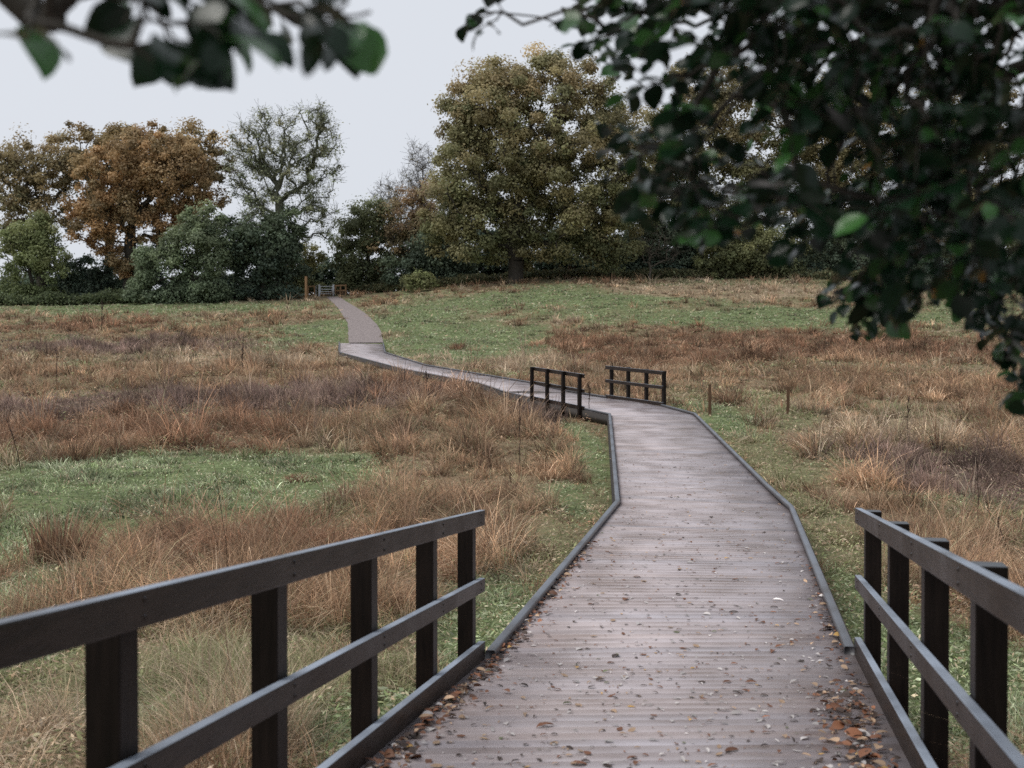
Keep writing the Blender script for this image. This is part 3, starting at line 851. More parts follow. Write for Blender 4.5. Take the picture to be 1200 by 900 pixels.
def tree(name, label, cat, px, d, lobes, n_clump, n_leaf, lsize, pal_lo, pal_hi, trunk_r, fork_py=None, clump_r=1.1, seed=1, bark=None, group=None,
         rtip=0.035, depth=0.85, shell=0.55, twigs=0, leaf_mat=None, part='crown', min_z=None, nmid=2, wander=.10, jitter=0.16, flat=0.7, skirt=True):
    rng = np.random.default_rng(seed)
    n_leaf = int(n_leaf * 1.45); n_clump = int(n_clump * 1.6); clump_r *= .82
    x = (px - 600) / F * d; z = gz(x, d)
    base = np.array([x, d, z - 0.3])
    if cat == 'shrub' and skirt:
        by0 = HZ - F * z / d
        x0 = min(l[0] - l[2] * .8 for l in lobes); x1 = max(l[0] + l[2] * .8 for l in lobes)
        lobes = list(lobes) + [(x0 + (x1 - x0) * f, by0 - 10, (x1 - x0) * .24, 14) for f in (.2, .5, .8)]
    T = lobe_targets(lobes, d, n_clump, rng, depth, shell)
    gmin = ground(T[:, 0], T[:, 1]) + 0.35
    T[:, 2] = np.maximum(T[:, 2], gmin + rng.uniform(0, .4, len(T)))
    if fork_py is None: fork_py = lobes[0][1]
    fork = at(px, fork_py, d); fork[:2] = base[:2] + rng.normal(0, .25, 2)
    root = [base + (fork - base) * t + (rng.normal(0, .08, 3) * [1, 1, 0] if 0 < t < 1 else 0) for t in np.linspace(0, 1, 6)]
    nodes, par, tips, order = grow(root, T, rng, 0.32, nmid, wander, first=3, sag=0.06)
    V, Q, r = limb_mesh(nodes, par, rtip, trunk_r)
    o = empty(name, (x, d, z), label, cat, group)
    G = Geo(); G.add(V, Q)
    if twigs:
        tip = np.repeat(nodes[tips], twigs, 0)
        dr = rng.normal(0, 1, tip.shape); dr[:, 2] += 0.5
        dr /= np.linalg.norm(dr, axis=1, keepdims=True)
        e = tip + dr * rng.uniform(.5, 1.6, (len(tip), 1))
        mid = tip + (e - tip) * .5 + rng.normal(0, .12, tip.shape)
        for a, b in ((tip, mid), (mid, e)):
            V2, Q2 = tubes(a, b, np.full(len(a), .016), np.full(len(a), .010), 3); G.add(V2, Q2)
        e2 = mid + (rng.normal(0, 1, tip.shape) * [1, 1, .6] + [0, 0, .3]) * .45
        V2, Q2 = tubes(mid, e2, np.full(len(mid), .012), np.full(len(mid), .009), 3); G.add(V2, Q2)
    G.build('trunk', bark or M_BARK, o)
    if n_leaf:
        # every clump is a rough, flattened puff of leaves; sizes and density vary
        wgt = rng.lognormal(0, .45, len(T)); wgt /= wgt.sum()
        k = rng.choice(len(T), n_leaf, p=wgt)
        rc = clump_r * rng.lognormal(0, .40, len(T))
        v = rng.normal(0, 1, (n_leaf, 3)); v /= np.linalg.norm(v, axis=1, keepdims=True)
        rr = rng.uniform(0, 1, n_leaf) ** 0.42
        P = T[k] + v * (rr * rc[k])[:, None] * np.array([1, 1, flat]) + np.array([0, 0, 1]) * (rc[k] * .1)[:, None]
        P += rng.normal(0, .12, P.shape)
        P[:, 2] = np.maximum(P[:, 2], ground(P[:, 0], P[:, 1]) + 0.05)
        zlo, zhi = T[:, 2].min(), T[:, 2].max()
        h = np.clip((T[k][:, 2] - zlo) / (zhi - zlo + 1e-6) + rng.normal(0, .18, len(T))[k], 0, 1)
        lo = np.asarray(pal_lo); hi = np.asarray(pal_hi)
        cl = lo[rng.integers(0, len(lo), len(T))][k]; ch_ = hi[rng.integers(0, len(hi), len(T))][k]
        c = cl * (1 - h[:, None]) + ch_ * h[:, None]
        c = c * rng.lognormal(0, jitter * 1.35, (len(T), 1))[k] * rng.lognormal(0, .14, (n_leaf, 1))
        V, Q, C = leaf_cards(P, np.full(n_leaf, lsize * .94), c, rng, rad=v)
        build(part, V, Q, None, leaf_mat or M_LEAF, o, C)
    return o

# palettes (albedo)
OLIVE = [[.072, .074, .036], [.064, .070, .034], [.086, .078, .038]]
TANOAK = [[.142, .110, .064], [.122, .102, .058], [.105, .096, .053], [.155, .117, .068]]
RUST = [[.15, .10, .056], [.17, .11, .06], [.138, .10, .057], [.15, .11, .062]]
RUSTLO = [[.15, .09, .045], [.17, .10, .05], [.11, .08, .045]]
DARKG = [[.042, .056, .042], [.052, .066, .047], [.036, .050, .040]]
BLUEG = [[.088, .10, .060], [.078, .092, .055], [.10, .112, .064]]
YELG = [[.10, .105, .05], [.09, .098, .046], [.115, .112, .056]]
BROWNG = [[.10, .085, .045], [.085, .08, .045], [.12, .092, .05]]
REDBR = [[.15, .10, .065], [.13, .09, .06], [.17, .115, .07]]

WOODS = 'trees along the top of the field'
# the great oak in the middle
tree('oak_tree', 'huge round oak with bronze crown and olive skirts, the tallest tree in the middle', 'tree', 605, 112,
     [(615, 150, 88, 84), (570, 205, 76, 84), (672, 205, 90, 86), (550, 265, 56, 50), (645, 258, 96, 58), (716, 260, 46, 54), (565, 125, 46, 40), (655, 115, 62, 46), (595, 288, 76, 22), (690, 290, 60, 24), (535, 225, 40, 52), (722, 170, 38, 58), (620, 84, 52, 24), (572, 98, 40, 28), (695, 115, 44, 38), (524, 270, 26, 32), (545, 150, 36, 44)],
     430, 130000, 0.29, OLIVE, TANOAK, 0.85, 262, 1.3, 21, M_BARK, WOODS, shell=.38, rtip=.05)
# left group
tree('oak_tree', 'tall thin oak at the far left with dark airy brown leaves against the sky', 'tree', 48, 119,
     [(40, 200, 50, 46), (18, 225, 36, 38), (75, 190, 26, 34), (55, 255, 44, 24), (20, 275, 30, 16)], 110, 15000, 0.30, BROWNG, [[.12, .092, .055], [.135, .10, .058]], 0.5, 262, .95, 31, M_BARK, WOODS)
tree('oak_tree', 'dark brown oak top standing behind the rust coloured oak', 'tree', 125, 124,
     [(112, 172, 42, 34), (150, 180, 40, 36), (92, 215, 34, 36), (225, 180, 34, 34), (250, 185, 28, 28), (190, 175, 40, 28)], 110, 19000, 0.31, BROWNG, [[.13, .088, .042], [.11, .08, .042]], 0.5, 245, 1.0, 32, M_BARK, WOODS)
tree('oak_tree', 'wide rust orange oak left of the ivy clad tree', 'tree', 152, 116,
     [(170, 195, 75, 42), (125, 225, 48, 45), (205, 215, 52, 50), (160, 250, 60, 40), (110, 262, 28, 36), (150, 300, 16, 34), (230, 235, 36, 40), (185, 172, 48, 26)], 230, 50000, 0.29, RUSTLO, RUST, 0.6, 265, 1.05, 33, M_BARK, WOODS)
# ivy clad half bare tree
tree('ash_tree', 'half bare tree with bent ivy clad limbs and thin leaves against the sky', 'tree', 330, 117,
     [(345, 160, 52, 40), (310, 175, 40, 36), (375, 190, 28, 50), (330, 215, 56, 44), (285, 200, 26, 40), (375, 140, 24, 22), (300, 250, 40, 34), (372, 255, 26, 40)],
     150, 7000, 0.24, [[.13, .14, .085], [.11, .125, .075]], [[.15, .14, .09], [.12, .125, .08]], 0.5, 235, 1.0, 41, M_IVYBARK, WOODS, rtip=0.05, twigs=14, shell=.45, nmid=3, wander=.17)
# shrubs under the left group
tree('willow_shrub', 'yellowish green willow shrub at the far left below the thin oak', 'shrub', 40, 113,
     [(40, 292, 34, 36), (15, 300, 26, 34), (62, 305, 18, 30), (45, 272, 24, 18)], 90, 15000, 0.26, [[.09, .105, .05], [.08, .095, .045]], YELG, 0.18, 310, .9, 51, M_BARK, 'shrubs along the top of the field')
tree('hawthorn_shrub', 'large grey green rounded shrub in front of the rust coloured oak', 'shrub', 222, 111,
     [(225, 285, 36, 34), (195, 312, 38, 22), (248, 302, 26, 30), (240, 258, 22, 18), (170, 324, 20, 12)], 140, 26000, 0.27, [[.06, .075, .048], [.07, .085, .055]], BLUEG, 0.2, 312, .95, 52, M_BARK, 'shrubs along the top of the field')
tree('evergreen_shrub', 'dark evergreen mass under the ivy clad tree', 'shrub', 308, 114.5,
     [(300, 298, 42, 38), (278, 280, 26, 36), (332, 272, 26, 30), (320, 312, 40, 22), (338, 300, 20, 30)], 120, 20000, 0.32, DARKG, [[.045, .055, .032], [.04, .05, .03]], 0.3, 312, 1.1, 53, M_BARK, 'shrubs along the top of the field')
tree('hazel_shrub', 'small pale yellow green bush left of the tall wooden post', 'shrub', 350, 121,
     [(352, 303, 22, 20), (344, 316, 18, 14), (368, 308, 13, 14)], 50, 6500, 0.26, [[.09, .09, .045]], [[.14, .125, .06], [.12, .115, .055]], 0.1, 322, .75, 54, M_BARK, 'shrubs along the top of the field')
tree('evergreen_shrub', 'dark thicket beneath the rust coloured oak at the field edge', 'shrub', 110, 121,
     [(110, 322, 44, 20), (150, 318, 40, 22), (180, 300, 28, 28), (85, 318, 16, 16), (60, 330, 30, 14)], 90, 13000, 0.32, DARKG, DARKG, 0.2, 328, 1.0, 55, M_BARK, 'shrubs along the top of the field')
# between ivy tree and big oak
tree('hawthorn_shrub', 'dense dark green hawthorn just right of the metal gate', 'shrub', 434, 121.5,
     [(430, 275, 34, 38), (415, 300, 28, 32), (450, 300, 34, 30), (440, 255, 24, 22), (425, 322, 36, 14)], 130, 22000, 0.28, [[.05, .058, .032], [.06, .065, .034]], [[.085, .088, .048], [.075, .08, .045]], 0.2, 305, .95, 61, M_BARK, 'shrubs along the top of the field')
tree('field_maple', 'reddish brown small tree between the dark hawthorn and the great oak', 'tree', 485, 121,
     [(480, 260, 34, 40), (505, 285, 34, 40), (465, 290, 30, 36), (495, 240, 24, 26), (520, 300, 26, 30)], 120, 15000, 0.28, BROWNG, REDBR, 0.25, 300, 1.0, 62, M_TWIG, WOODS, twigs=3)
tree('bare_tree', 'bare grey twiggy tree rising behind the reddish brown small tree', 'tree', 492, 127,
     [(490, 205, 16, 40), (478, 240, 22, 40), (505, 215, 12, 40), (455, 235, 22, 26)], 110, 500, 0.2, BROWNG, BROWNG, 0.22, 270, .8, 63, M_TWIG, WOODS, rtip=.018, twigs=7, shell=.3, wander=.05)
tree('evergreen_shrub', 'dark green holly at the left foot of the great oak', 'shrub', 510, 118,
     [(505, 300, 34, 30), (480, 315, 30, 20), (535, 312, 24, 22)], 80, 14000, 0.3, DARKG, [[.05, .06, .038], [.042, .052, .034]], 0.15, 318, .95, 64, M_BARK, 'shrubs along the top of the field')
tree('bramble_shrub', 'low olive bramble mound at the field edge in front of the holly', 'shrub', 488, 113,
     [(488, 328, 14, 8), (500, 331, 12, 6)], 22, 2600, 0.22, YELG, YELG, 0.05, 332, .5, 65, M_BARK, 'shrubs along the top of the field')
# right of the oak, seen through the overhanging leaves
tree('oak_tree', 'olive brown oak to the right of the great oak, half hidden by overhanging leaves', 'tree', 820, 120,
     [(800, 175, 60, 60), (850, 150, 56, 56), (775, 235, 46, 50), (845, 230, 64, 60), (900, 210, 44, 60), (830, 100, 50, 34), (760, 190, 34, 44)], 210, 42000, 0.33, [[.08, .075, .036], [.07, .072, .034]], TANOAK, 0.7, 255, 1.3, 71, M_BARK, WOODS)
tree('oak_tree', 'tan oak behind the hanging twigs on the right of the field', 'tree', 985, 122,
     [(980, 190, 62, 60), (930, 150, 50, 50), (1030, 160, 54, 60), (975, 250, 70, 46), (1045, 235, 48, 50), (990, 115, 52, 40)], 190, 36000, 0.34, [[.09, .078, .038], [.08, .07, .035]], TANOAK, 0.7, 262, 1.3, 72, M_BARK, WOODS)
tree('oak_tree', 'bronze oak at the far right edge behind the hanging leaves', 'tree', 1140, 116,
     [(1140, 190, 64, 70), (1100, 230, 50, 56), (1185, 220, 56, 70), (1140, 270, 70, 44), (1230, 250, 60, 60), (1130, 120, 54, 46)], 190, 34000, 0.34, [[.08, .075, .036], [.085, .072, .036]], TANOAK, 0.7, 270, 1.3, 73, M_BARK, WOODS)
tree('oak_tree', 'bronze oak standing beyond the right end of the hedge', 'tree', 1330, 112, [(1320, 190, 80, 80), (1380, 230, 70, 70), (1290, 260, 60, 50), (1350, 290, 90, 40)], 120, 20000, 0.36, [[.08, .075, .036]], TANOAK, 0.7, 270, 1.4, 74, M_BARK, WOODS)
tree('evergreen_shrub', 'dark thicket at the right foot of the great oak', 'shrub', 765, 119,
     [(750, 285, 30, 40), (785, 300, 40, 34), (725, 310, 26, 22), (765, 318, 46, 14), (800, 275, 30, 34)], 120, 20000, 0.32, DARKG, [[.045, .052, .034], [.04, .05, .032]], 0.2, 312, 1.05, 81, M_BARK, 'shrubs along the top of the field')
tree('hazel_shrub', 'olive shrub in the dark hedge below the half hidden oak', 'shrub', 868, 115,
     [(870, 290, 44, 30), (840, 300, 30, 24), (905, 300, 36, 26)], 100, 17000, 0.28, [[.065, .068, .034], [.055, .06, .03]], [[.105, .10, .05], [.09, .09, .045]], 0.15, 312, .9, 82, M_BARK, 'shrubs along the top of the field')
tree('evergreen_shrub', 'dark hedge mass below the tan oak on the right', 'shrub', 985, 117,
     [(960, 300, 50, 28), (1020, 300, 50, 30), (1070, 305, 40, 30), (900, 316, 60, 13), (1000, 322, 70, 12)], 130, 20000, 0.32, DARKG, [[.05, .055, .032], [.042, .05, .03]], 0.2, 312, 1.05, 83, M_BARK, 'shrubs along the top of the field')
tree('evergreen_shrub', 'dark hedge at the far right of the field behind the lowest leaves', 'shrub', 1150, 104,
     [(1120, 315, 44, 32), (1175, 310, 50, 40), (1230, 320, 50, 40), (1140, 338, 60, 14)], 130, 20000, 0.30, DARKG, [[.05, .055, .032], [.06, .06, .034]], 0.2, 325, 1.0, 84, M_BARK, 'shrubs along the top of the field')
tree('bare_shrub', 'grey branching dead shrub against the dark thicket right of the great oak', 'shrub', 762, 113,
     [(765, 285, 22, 18), (750, 298, 18, 14), (780, 295, 16, 16)], 40, 0, 0.2, DARKG, DARKG, 0.13, 308, .6, 85, M_PALEBARK, 'shrubs along the top of the field', rtip=.03, twigs=2, shell=.4, skirt=False)
tree('evergreen_shrub', 'dark thicket filling the gap behind the metal gate', 'shrub', 388, 126,
     [(388, 325, 34, 16), (372, 318, 20, 16), (405, 318, 20, 20)], 70, 8000, 0.34, DARKG, DARKG, 0.15, 330, 1.0, 86, M_BARK, 'shrubs along the top of the field')
for k, (px, lab) in enumerate([(20, 'low dark scrub behind the yellowish green willow shrub'), (95, 'low dark scrub between the willow shrub and the rust oak'), (235, 'low dark scrub behind the grey green rounded shrub'), (318, 'low dark scrub at the foot of the ivy clad tree')]):
    tree('evergreen_shrub', lab, 'shrub', px, 125, [(px, 338, 40, 16), (px + 24, 330, 22, 14)], 60, 8000, 0.34, DARKG, [[.05, .055, .032]], 0.12, 340, 1.0, 120 + k, M_BARK, 'shrubs along the top of the field')
# rear thicket that closes the gaps low down behind the oaks
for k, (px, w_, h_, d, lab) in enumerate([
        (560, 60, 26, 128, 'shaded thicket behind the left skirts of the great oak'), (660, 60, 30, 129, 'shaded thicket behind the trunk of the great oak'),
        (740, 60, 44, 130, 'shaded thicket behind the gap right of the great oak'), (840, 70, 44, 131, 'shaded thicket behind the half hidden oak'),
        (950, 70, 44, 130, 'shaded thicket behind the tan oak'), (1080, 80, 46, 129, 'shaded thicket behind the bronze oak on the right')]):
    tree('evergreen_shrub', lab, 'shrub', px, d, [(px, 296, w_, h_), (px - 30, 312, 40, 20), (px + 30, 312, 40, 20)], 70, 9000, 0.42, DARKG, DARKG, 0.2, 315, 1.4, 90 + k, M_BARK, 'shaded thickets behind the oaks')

# bramble bank along the foot of the left trees, dark weeds along the rest
def bank(name, pts, width, h, n, size, pal, label, seed):
    rng = np.random.default_rng(seed)
    P = np.array([[(p - 600) / F * d, d] for p, d in pts])
    t = rng.uniform(0, len(P) - 1.001, n); i = t.astype(int); f = (t - i)[:, None]
    C = P[i] * (1 - f) + P[i + 1] * f
    C = C + rng.normal(0, width * .4, (n, 2)) * [0.6, 1]
    hh = h * (0.35 + 1.1 * fbm(C[:, 0] * .6, C[:, 1] * .6, seed, 3)) * np.exp(-((rng.normal(0, .5, n)) ** 2))
    z = ground(C[:, 0], C[:, 1]) + hh * rng.uniform(0.1, 1, n) ** .6
    pal = np.asarray(pal)
    c = pal[rng.integers(0, len(pal), n)] * rng.lognormal(0, .25, (n, 1)) * (0.6 + .8 * fbm(C[:, 0] * .8, C[:, 1] * .8, seed + 3))[:, None]
    V, Q, Cc = leaf_cards(np.stack([C[:, 0], C[:, 1], z], 1), np.full(n, size), c, rng)
    o = build(name, V, Q, None, M_LEAF, None, Cc)
    return tag(o, label, 'undergrowth', kind='stuff')
bank('undergrowth', [(-60, 112), (60, 111), (150, 113), (250, 115), (330, 119)], 1.6, 1.2, 22000, .24, [[.045, .055, .03], [.06, .068, .036], [.05, .06, .035]], 'bramble and nettle bank along the foot of the left trees', 5)
bank('undergrowth', [(412, 121), (480, 117), (560, 115), (700, 115.5), (850, 115), (1000, 113), (1120, 107), (1220, 100)], 1.3, 1.0, 26000, .24, [[.04, .045, .026], [.055, .056, .03], [.07, .06, .034]], 'dark weeds along the foot of the oaks on the right', 6)

# ------------------------------------------------------------------ overhanging foliage near the camera
def leaf_template():
    """an ovate toothed leaf, x along the midrib 0..1, gently folded and arched"""
    st = np.array([0.0, 0.14, 0.32, 0.52, 0.72, 0.88, 1.0])
    wd = np.array([0.0, 0.23, 0.345, 0.35, 0.265, 0.13, 0.0])
    V = []; F_ = []
    mid = [(s, 0, 0.10 * math.sin(s * 3.1) - 0.03) for s in st]
    L = [(s + (0.03 if k % 2 else 0), w, 0.10 * math.sin(s * 3.1) + 0.12 * w * (1 + .4 * math.sin(9 * s))) for k, (s, w) in enumerate(zip(st, wd))]
    R = [(s + (0.03 if k % 2 == 0 else 0), -w, 0.10 * math.sin(s * 3.1) + 0.12 * w * (1 + .4 * math.cos(8 * s))) for k, (s, w) in enumerate(zip(st, wd))]
    n = len(st)
    V = mid + L[1:-1] + R[1:-1]
    li = lambda k: 0 if k == 0 else (n - 1 if k == n - 1 else n + k - 1)
    ri = lambda k: 0 if k == 0 else (n - 1 if k == n - 1 else n + (n - 2) + k - 1)
    T = []; Q = []
    for k in range(n - 1):
        for f, flip in ((li, False), (ri, True)):
            ids = [k, k + 1, f(k + 1), f(k)]
            ids = list(dict.fromkeys(ids))
            if flip: ids = ids[::-1]
            (Q if len(ids) == 4 else T).append(ids)
    return np.array(V), np.array(Q), np.array(T)
LT_V, LT_Q, LT_T = leaf_template()

def place_leaves(P, D, Nn, size, col, wide=None):
    """P base points, D direction of midrib, Nn rough normal"""
    D = D / np.linalg.norm(D, axis=1, keepdims=True)
    Nn = Nn - (Nn * D).sum(1, keepdims=True) * D; Nn /= np.linalg.norm(Nn, axis=1, keepdims=True) + 1e-9
    B = np.cross(Nn, D)
    if wide is not None: B = B * wide[:, None]
    s = size[:, None, None]
    V = P[:, None] + s * (LT_V[None, :, 0:1] * D[:, None] + LT_V[None, :, 1:2] * B[:, None] + LT_V[None, :, 2:3] * Nn[:, None])
    m = len(LT_V); b = (np.arange(len(P)) * m)[:, None, None]
    return V.reshape(-1, 3), (b + LT_Q[None]).reshape(-1, 4), (b + LT_T[None]).reshape(-1, 3), np.repeat(col, m, 0)

def sample_areas(areas, rng):
    out = []
    for poly, n, d0, d1 in areas:
        poly = np.array(poly, float); lo, hi = poly.min(0), poly.max(0)
        got = 0
        while got < n:
            p = rng.uniform(lo, hi, (n * 2, 2)); p = p[in_poly(p[:, 0], p[:, 1], poly)][:n - got]
            d = rng.uniform(d0, d1, len(p)) 
            out.append(np.stack([(p[:, 0] - 600) / F * d, d, (HZ - p[:, 1]) / F * d], 1)); got += len(p)
    return np.concatenate(out)

def foliage_tree(name, label, base, forkpts, areas, canopy, seed, rroot, leaves_per=8, lsize=0.054, hang=0.5, cat='tree', yellow=0.012, mid_green=.20, prune=10, limit=None):
    rng = np.random.default_rng(seed)
    T = sample_areas(areas, rng)
    nA = len(T)
    if canopy is not None: T = np.concatenate([T, canopy(rng)])
    root = [np.array(p, float) for p in forkpts]
    nodes, par, tips, order = grow(root, T, rng, 0.22, 2, 0.07, first=2, sag=0.02)
    V, Q, r = limb_mesh(nodes, par, 0.0022, rroot, 6)
    o = empty(name, base, label, cat)
    tipn = nodes[tips]; pn = nodes[par[tips]]
    Tdir = tipn - pn; Tdir /= np.linalg.norm(Tdir, axis=1, keepdims=True) + 1e-9
    G = Geo(); G.add(V, Q)
    LP, LD, LN, LS, LC = [], [], [], [], []
    limit = np.array(limit, float)
    for i in range(len(tipn)):
        cano = order[i] >= nA
        k = leaves_per + int(rng.integers(-2, 3))
        d = Tdir[i] + rng.normal(0, .35, 3) + np.array([0, 0, -0.35 * hang]); d /= np.linalg.norm(d)
        Lt = 0.05 * k * rng.uniform(.45, .7)
        Lt *= .8; p = tipn[i]; q = p
        for j in range(k):
            qn = p + d * Lt * (j + 1) / k + np.array([0, 0, -0.02]) * (j / k) ** 2
            side = np.cross(d, [0, 0, 1]); side /= np.linalg.norm(side) + 1e-6
            sgn = 1 if j % 2 else -1
            ld = d * .6 + side * sgn * .8 + np.array([0, 0, -hang]) * rng.uniform(.2, 1.2) + rng.normal(0, .25, 3)
            ep = qn + ld / np.linalg.norm(ld) * lsize            # keep the lower outline of the spray ragged but where it hangs
            if ep[1] > .3:
                ex, ey = 600 + F * ep[0] / ep[1], HZ - F * ep[2] / ep[1]
                if -150 < ex < 1350 and ey > np.interp(ex, limit[:, 0], limit[:, 1]) + prune: break
            V2, Q2 = tubes(q[None], qn[None], np.array([.0018]), np.array([.0014]), 4); G.add(V2, Q2)
            LP.append(qn); LD.append(ld); LN.append(np.array([0, 0, 1]) + rng.normal(0, .55, 3)); LS.append(lsize * rng.uniform(.6, 1.2) * (1.5 if cano else 1))
            g = rng.lognormal(0, .25)
            if rng.uniform() < yellow: c = np.array([.26, .14, .04]) * g
            elif rng.uniform() < mid_green: c = np.array([.036, .100, .026]) * g
            else: c = np.array([.007, .021, .009]) * g
            LC.append(c)
            q = qn
    G.build('branches', M_BARK, o)
    V, Q, T3, C = place_leaves(np.array(LP), np.array(LD), np.array(LN), np.array(LS), np.array(LC))
    build('leaves', V, Q, T3, M_NEARLEAF, o, C, smooth=True)
    return o

right_areas = [
    ([(850, -60), (1260, -60), (1260, 90), (1000, 70), (880, 30)], 150, 1.9, 3.0),
    ([(700, -60), (880, -60), (880, 20), (800, 25), (720, 5)], 24, 2.0, 3.1),
    ([(790, 90), (900, 60), (940, 100), (900, 170), (800, 160)], 15, 1.9, 3.0),
    ([(745, 150), (800, 160), (960, 190), (1000, 235), (900, 235), (800, 225)], 24, 1.9, 3.0),
    ([(950, 70), (1260, 80), (1260, 260), (1100, 280), (1020, 240)], 104, 1.9, 3.2),
    ([(930, 220), (1260, 260), (1260, 320), (1120, 325), (1030, 320), (940, 280)], 36, 2.2, 3.3),
    ([(1005, 310), (1085, 310), (1075, 365), (1005, 370)], 13, 2.5, 3.1),
    ([(1110, 310), (1240, 310), (1240, 400), (1160, 385)], 20, 2.4, 3.2),
    ([(1175, 420), (1220, 410), (1220, 465), (1180, 455)], 5, 2.6, 3.1),
    ([(690, 10), (790, 0), (790, 65), (740, 70), (700, 55)], 7, 2.3, 3.1),
    ([(650, -5), (692, -5), (695, 40), (655, 40)], 2, 2.0, 2.4),
    ([(560, 12), (596, 12), (596, 44), (564, 44)], 5, 2.4, 2.8),
    ([(705, 110), (775, 90), (775, 240), (720, 215)], 13, 2.1, 3.0),
    ([(770, 225), (880, 225), (890, 280), (810, 265)], 11, 2.2, 3.0),
]
def right_shade_canopy(rng):  # unseen leaves above and behind the camera, added to shade rails and foliage
    m = 600
    P = np.stack([rng.uniform(-2.5, 6, m), rng.uniform(-5, 5.0, m), rng.uniform(0, 1, m)], 1)
    P[:, 2] = np.maximum(1.2, P[:, 1] * 0.40 + 0.35) + P[:, 2] * 1.6
    return P
bx_, by_ = 4.3, 2.2
bz_ = gz(bx_, by_)
foliage_tree('overhanging_tree', 'dark leafy branches hanging into the upper right of the view', (bx_, by_, bz_),
             [(bx_, by_, bz_ - .2), (bx_ - .05, by_, -1.2), (bx_ - .15, by_ + .1, -0.2), (bx_ - .3, by_ + .2, .7), (bx_ - .7, by_ + .35, 1.5)], right_areas, right_shade_canopy, 5, 0.17, 8, lsize=.056, yellow=.005, limit=[(-200, -400), (530, -400), (542, 72), (604, 72), (610, 0), (640, 0), (642, 58), (696, 62), (702, 240), (760, 262), (800, 288), (870, 302), (935, 312), (980, 396), (1062, 394), (1085, 345), (1120, 372), (1152, 408), (1166, 482), (1215, 492), (1400, 480)])

left_areas = [
    ([(15, -25), (98, -25), (92, 20), (60, 38), (25, 38)], 6, 1.25, 1.6),
    ([(135, -30), (290, -30), (285, 30), (230, 66), (180, 70), (145, 60)], 14, 1.2, 1.65),
    ([(310, -25), (430, -25), (410, 25), (360, 52), (320, 38)], 9, 1.25, 1.65),
    ([(140, 45), (158, 45), (158, 70), (142, 70)], 1, 1.3, 1.4),
    ([(190, 50), (220, 50), (212, 90), (195, 90)], 3, 1.3, 1.5),
    ([(425, 0), (455, 0), (452, 20), (430, 25)], 1, 1.4, 1.5),
]
def left_shade_canopy(rng):  # out-of-frame leaves added to keep sky light off the left spray
    m = 60
    P = np.stack([rng.uniform(-4.5, 0, m), rng.uniform(-1.5, 3.0, m), rng.uniform(0, 1, m)], 1)
    P[:, 2] = np.maximum(1.0, P[:, 1] * 0.40 + 0.35) + P[:, 2] * 1.2
    return P
lx_, ly_ = -3.4, 1.2
lz_ = gz(lx_, ly_)
foliage_tree('overhanging_tree', 'blurred leafy spray hanging into the top left corner of the sky', (lx_, ly_, lz_),
             [(lx_, ly_, lz_ - .2), (lx_, ly_, -1.0), (lx_ + .1, ly_ + .05, 0.0), (lx_ + .25, ly_ + .1, .7), (lx_ + .6, ly_ + .2, 1.15)], left_areas, left_shade_canopy, 9, 0.06, 5, lsize=.072, hang=1.0, yellow=0.0, mid_green=.2, prune=24, limit=[(-200, 60), (0, 48), (30, 66), (95, 66), (102, 14), (128, 14), (134, 104), (170, 108), (205, 112), (240, 92), (290, 74), (296, 40), (308, 56), (345, 82), (392, 76), (415, 68), (445, 62), (468, 38), (472, -60), (600, -200), (1400, -200)])

# ------------------------------------------------------------------ fallen leaves
LEAFCOL = {
    'brown': ((.17, .07, .035), 'small brown dead leaf lying on the boardwalk'),
    'dark': ((.05, .032, .025), 'dark rotting leaf lying on the boardwalk'),
    'tan': ((.34, .23, .15), 'tan dry leaf lying on the boardwalk'),
    'pale': ((.40, .37, .36), 'pale grey narrow willow leaf lying on the boardwalk'),
    'ochre': ((.50, .30, .09), 'ochre yellow leaf lying on the boardwalk'),
    'olive': ((.11, .12, .06), 'olive green leaf lying on the boardwalk'),
}
def flat_leaf(rng, curl, narrow):
    V = LT_V.copy(); V[:, 1] *= narrow; V[:, 0] -= .5
    V[:, 2] = V[:, 2] * .3 + curl * (V[:, 0] ** 2) + curl * .8 * V[:, 1] ** 2 + rng.normal(0, .015, len(V))
    V[:, 2] -= V[:, 2].min()
    return V

def deck_point(rng, dlo, dhi, edge=None):
    i = None
    d = math.exp(rng.uniform(math.log(dlo), math.log(dhi)))
    L = np.array(SL); R = np.array(SR)
    xl = np.interp(d, L[:4, 1], L[:4, 0]); xr = np.interp(d, R[:4, 1], R[:4, 0])
    if edge == 'l': x = xl + 0.05 + min(abs(rng.normal(0, .08)) , .5)
    elif edge == 'r': x = xr - 0.05 - min(abs(rng.normal(0, .11)), .6)
    else: x = rng.uniform(xl + .12, xr - .12)
    return x, d
lr = np.random.default_rng(77)
protos = {}
for kk, (cc, lab) in LEAFCOL.items():
    V = flat_leaf(lr, lr.uniform(.1, .5), .42 if kk == 'pale' else lr.uniform(.55, .9))
    o = build('fallen_leaf', V * 0.055, LT_Q, LT_T, M_DEADLEAF, None, np.tile(np.array(cc), (len(V), 1)), smooth=True)
    tag(o, lab, 'leaf', 'fallen leaves on the boardwalk'); protos[kk] = [o, False]
keys = ['brown', 'dark', 'tan', 'pale', 'ochre', 'olive']
for n_ in range(270):
    kk = lr.choice(keys, p=[.30, .18, .18, .27, .03, .04])
    x, d = deck_point(lr, 4.6, 16)
    o, used = protos[kk]
    if used:
        c = o.copy(); COL.objects.link(c); o = c
    protos[kk][1] = True
    o.location = (x, d, float(deck_z(d)) + 0.005)
    slope = math.atan(-0.078) if d < 8.5 else 0
    o.rotation_euler = (slope + lr.normal(0, .12), lr.normal(0, .12), lr.uniform(0, 6.28))
    s = lr.uniform(.55, 1.25); o.scale = (s, s, s)

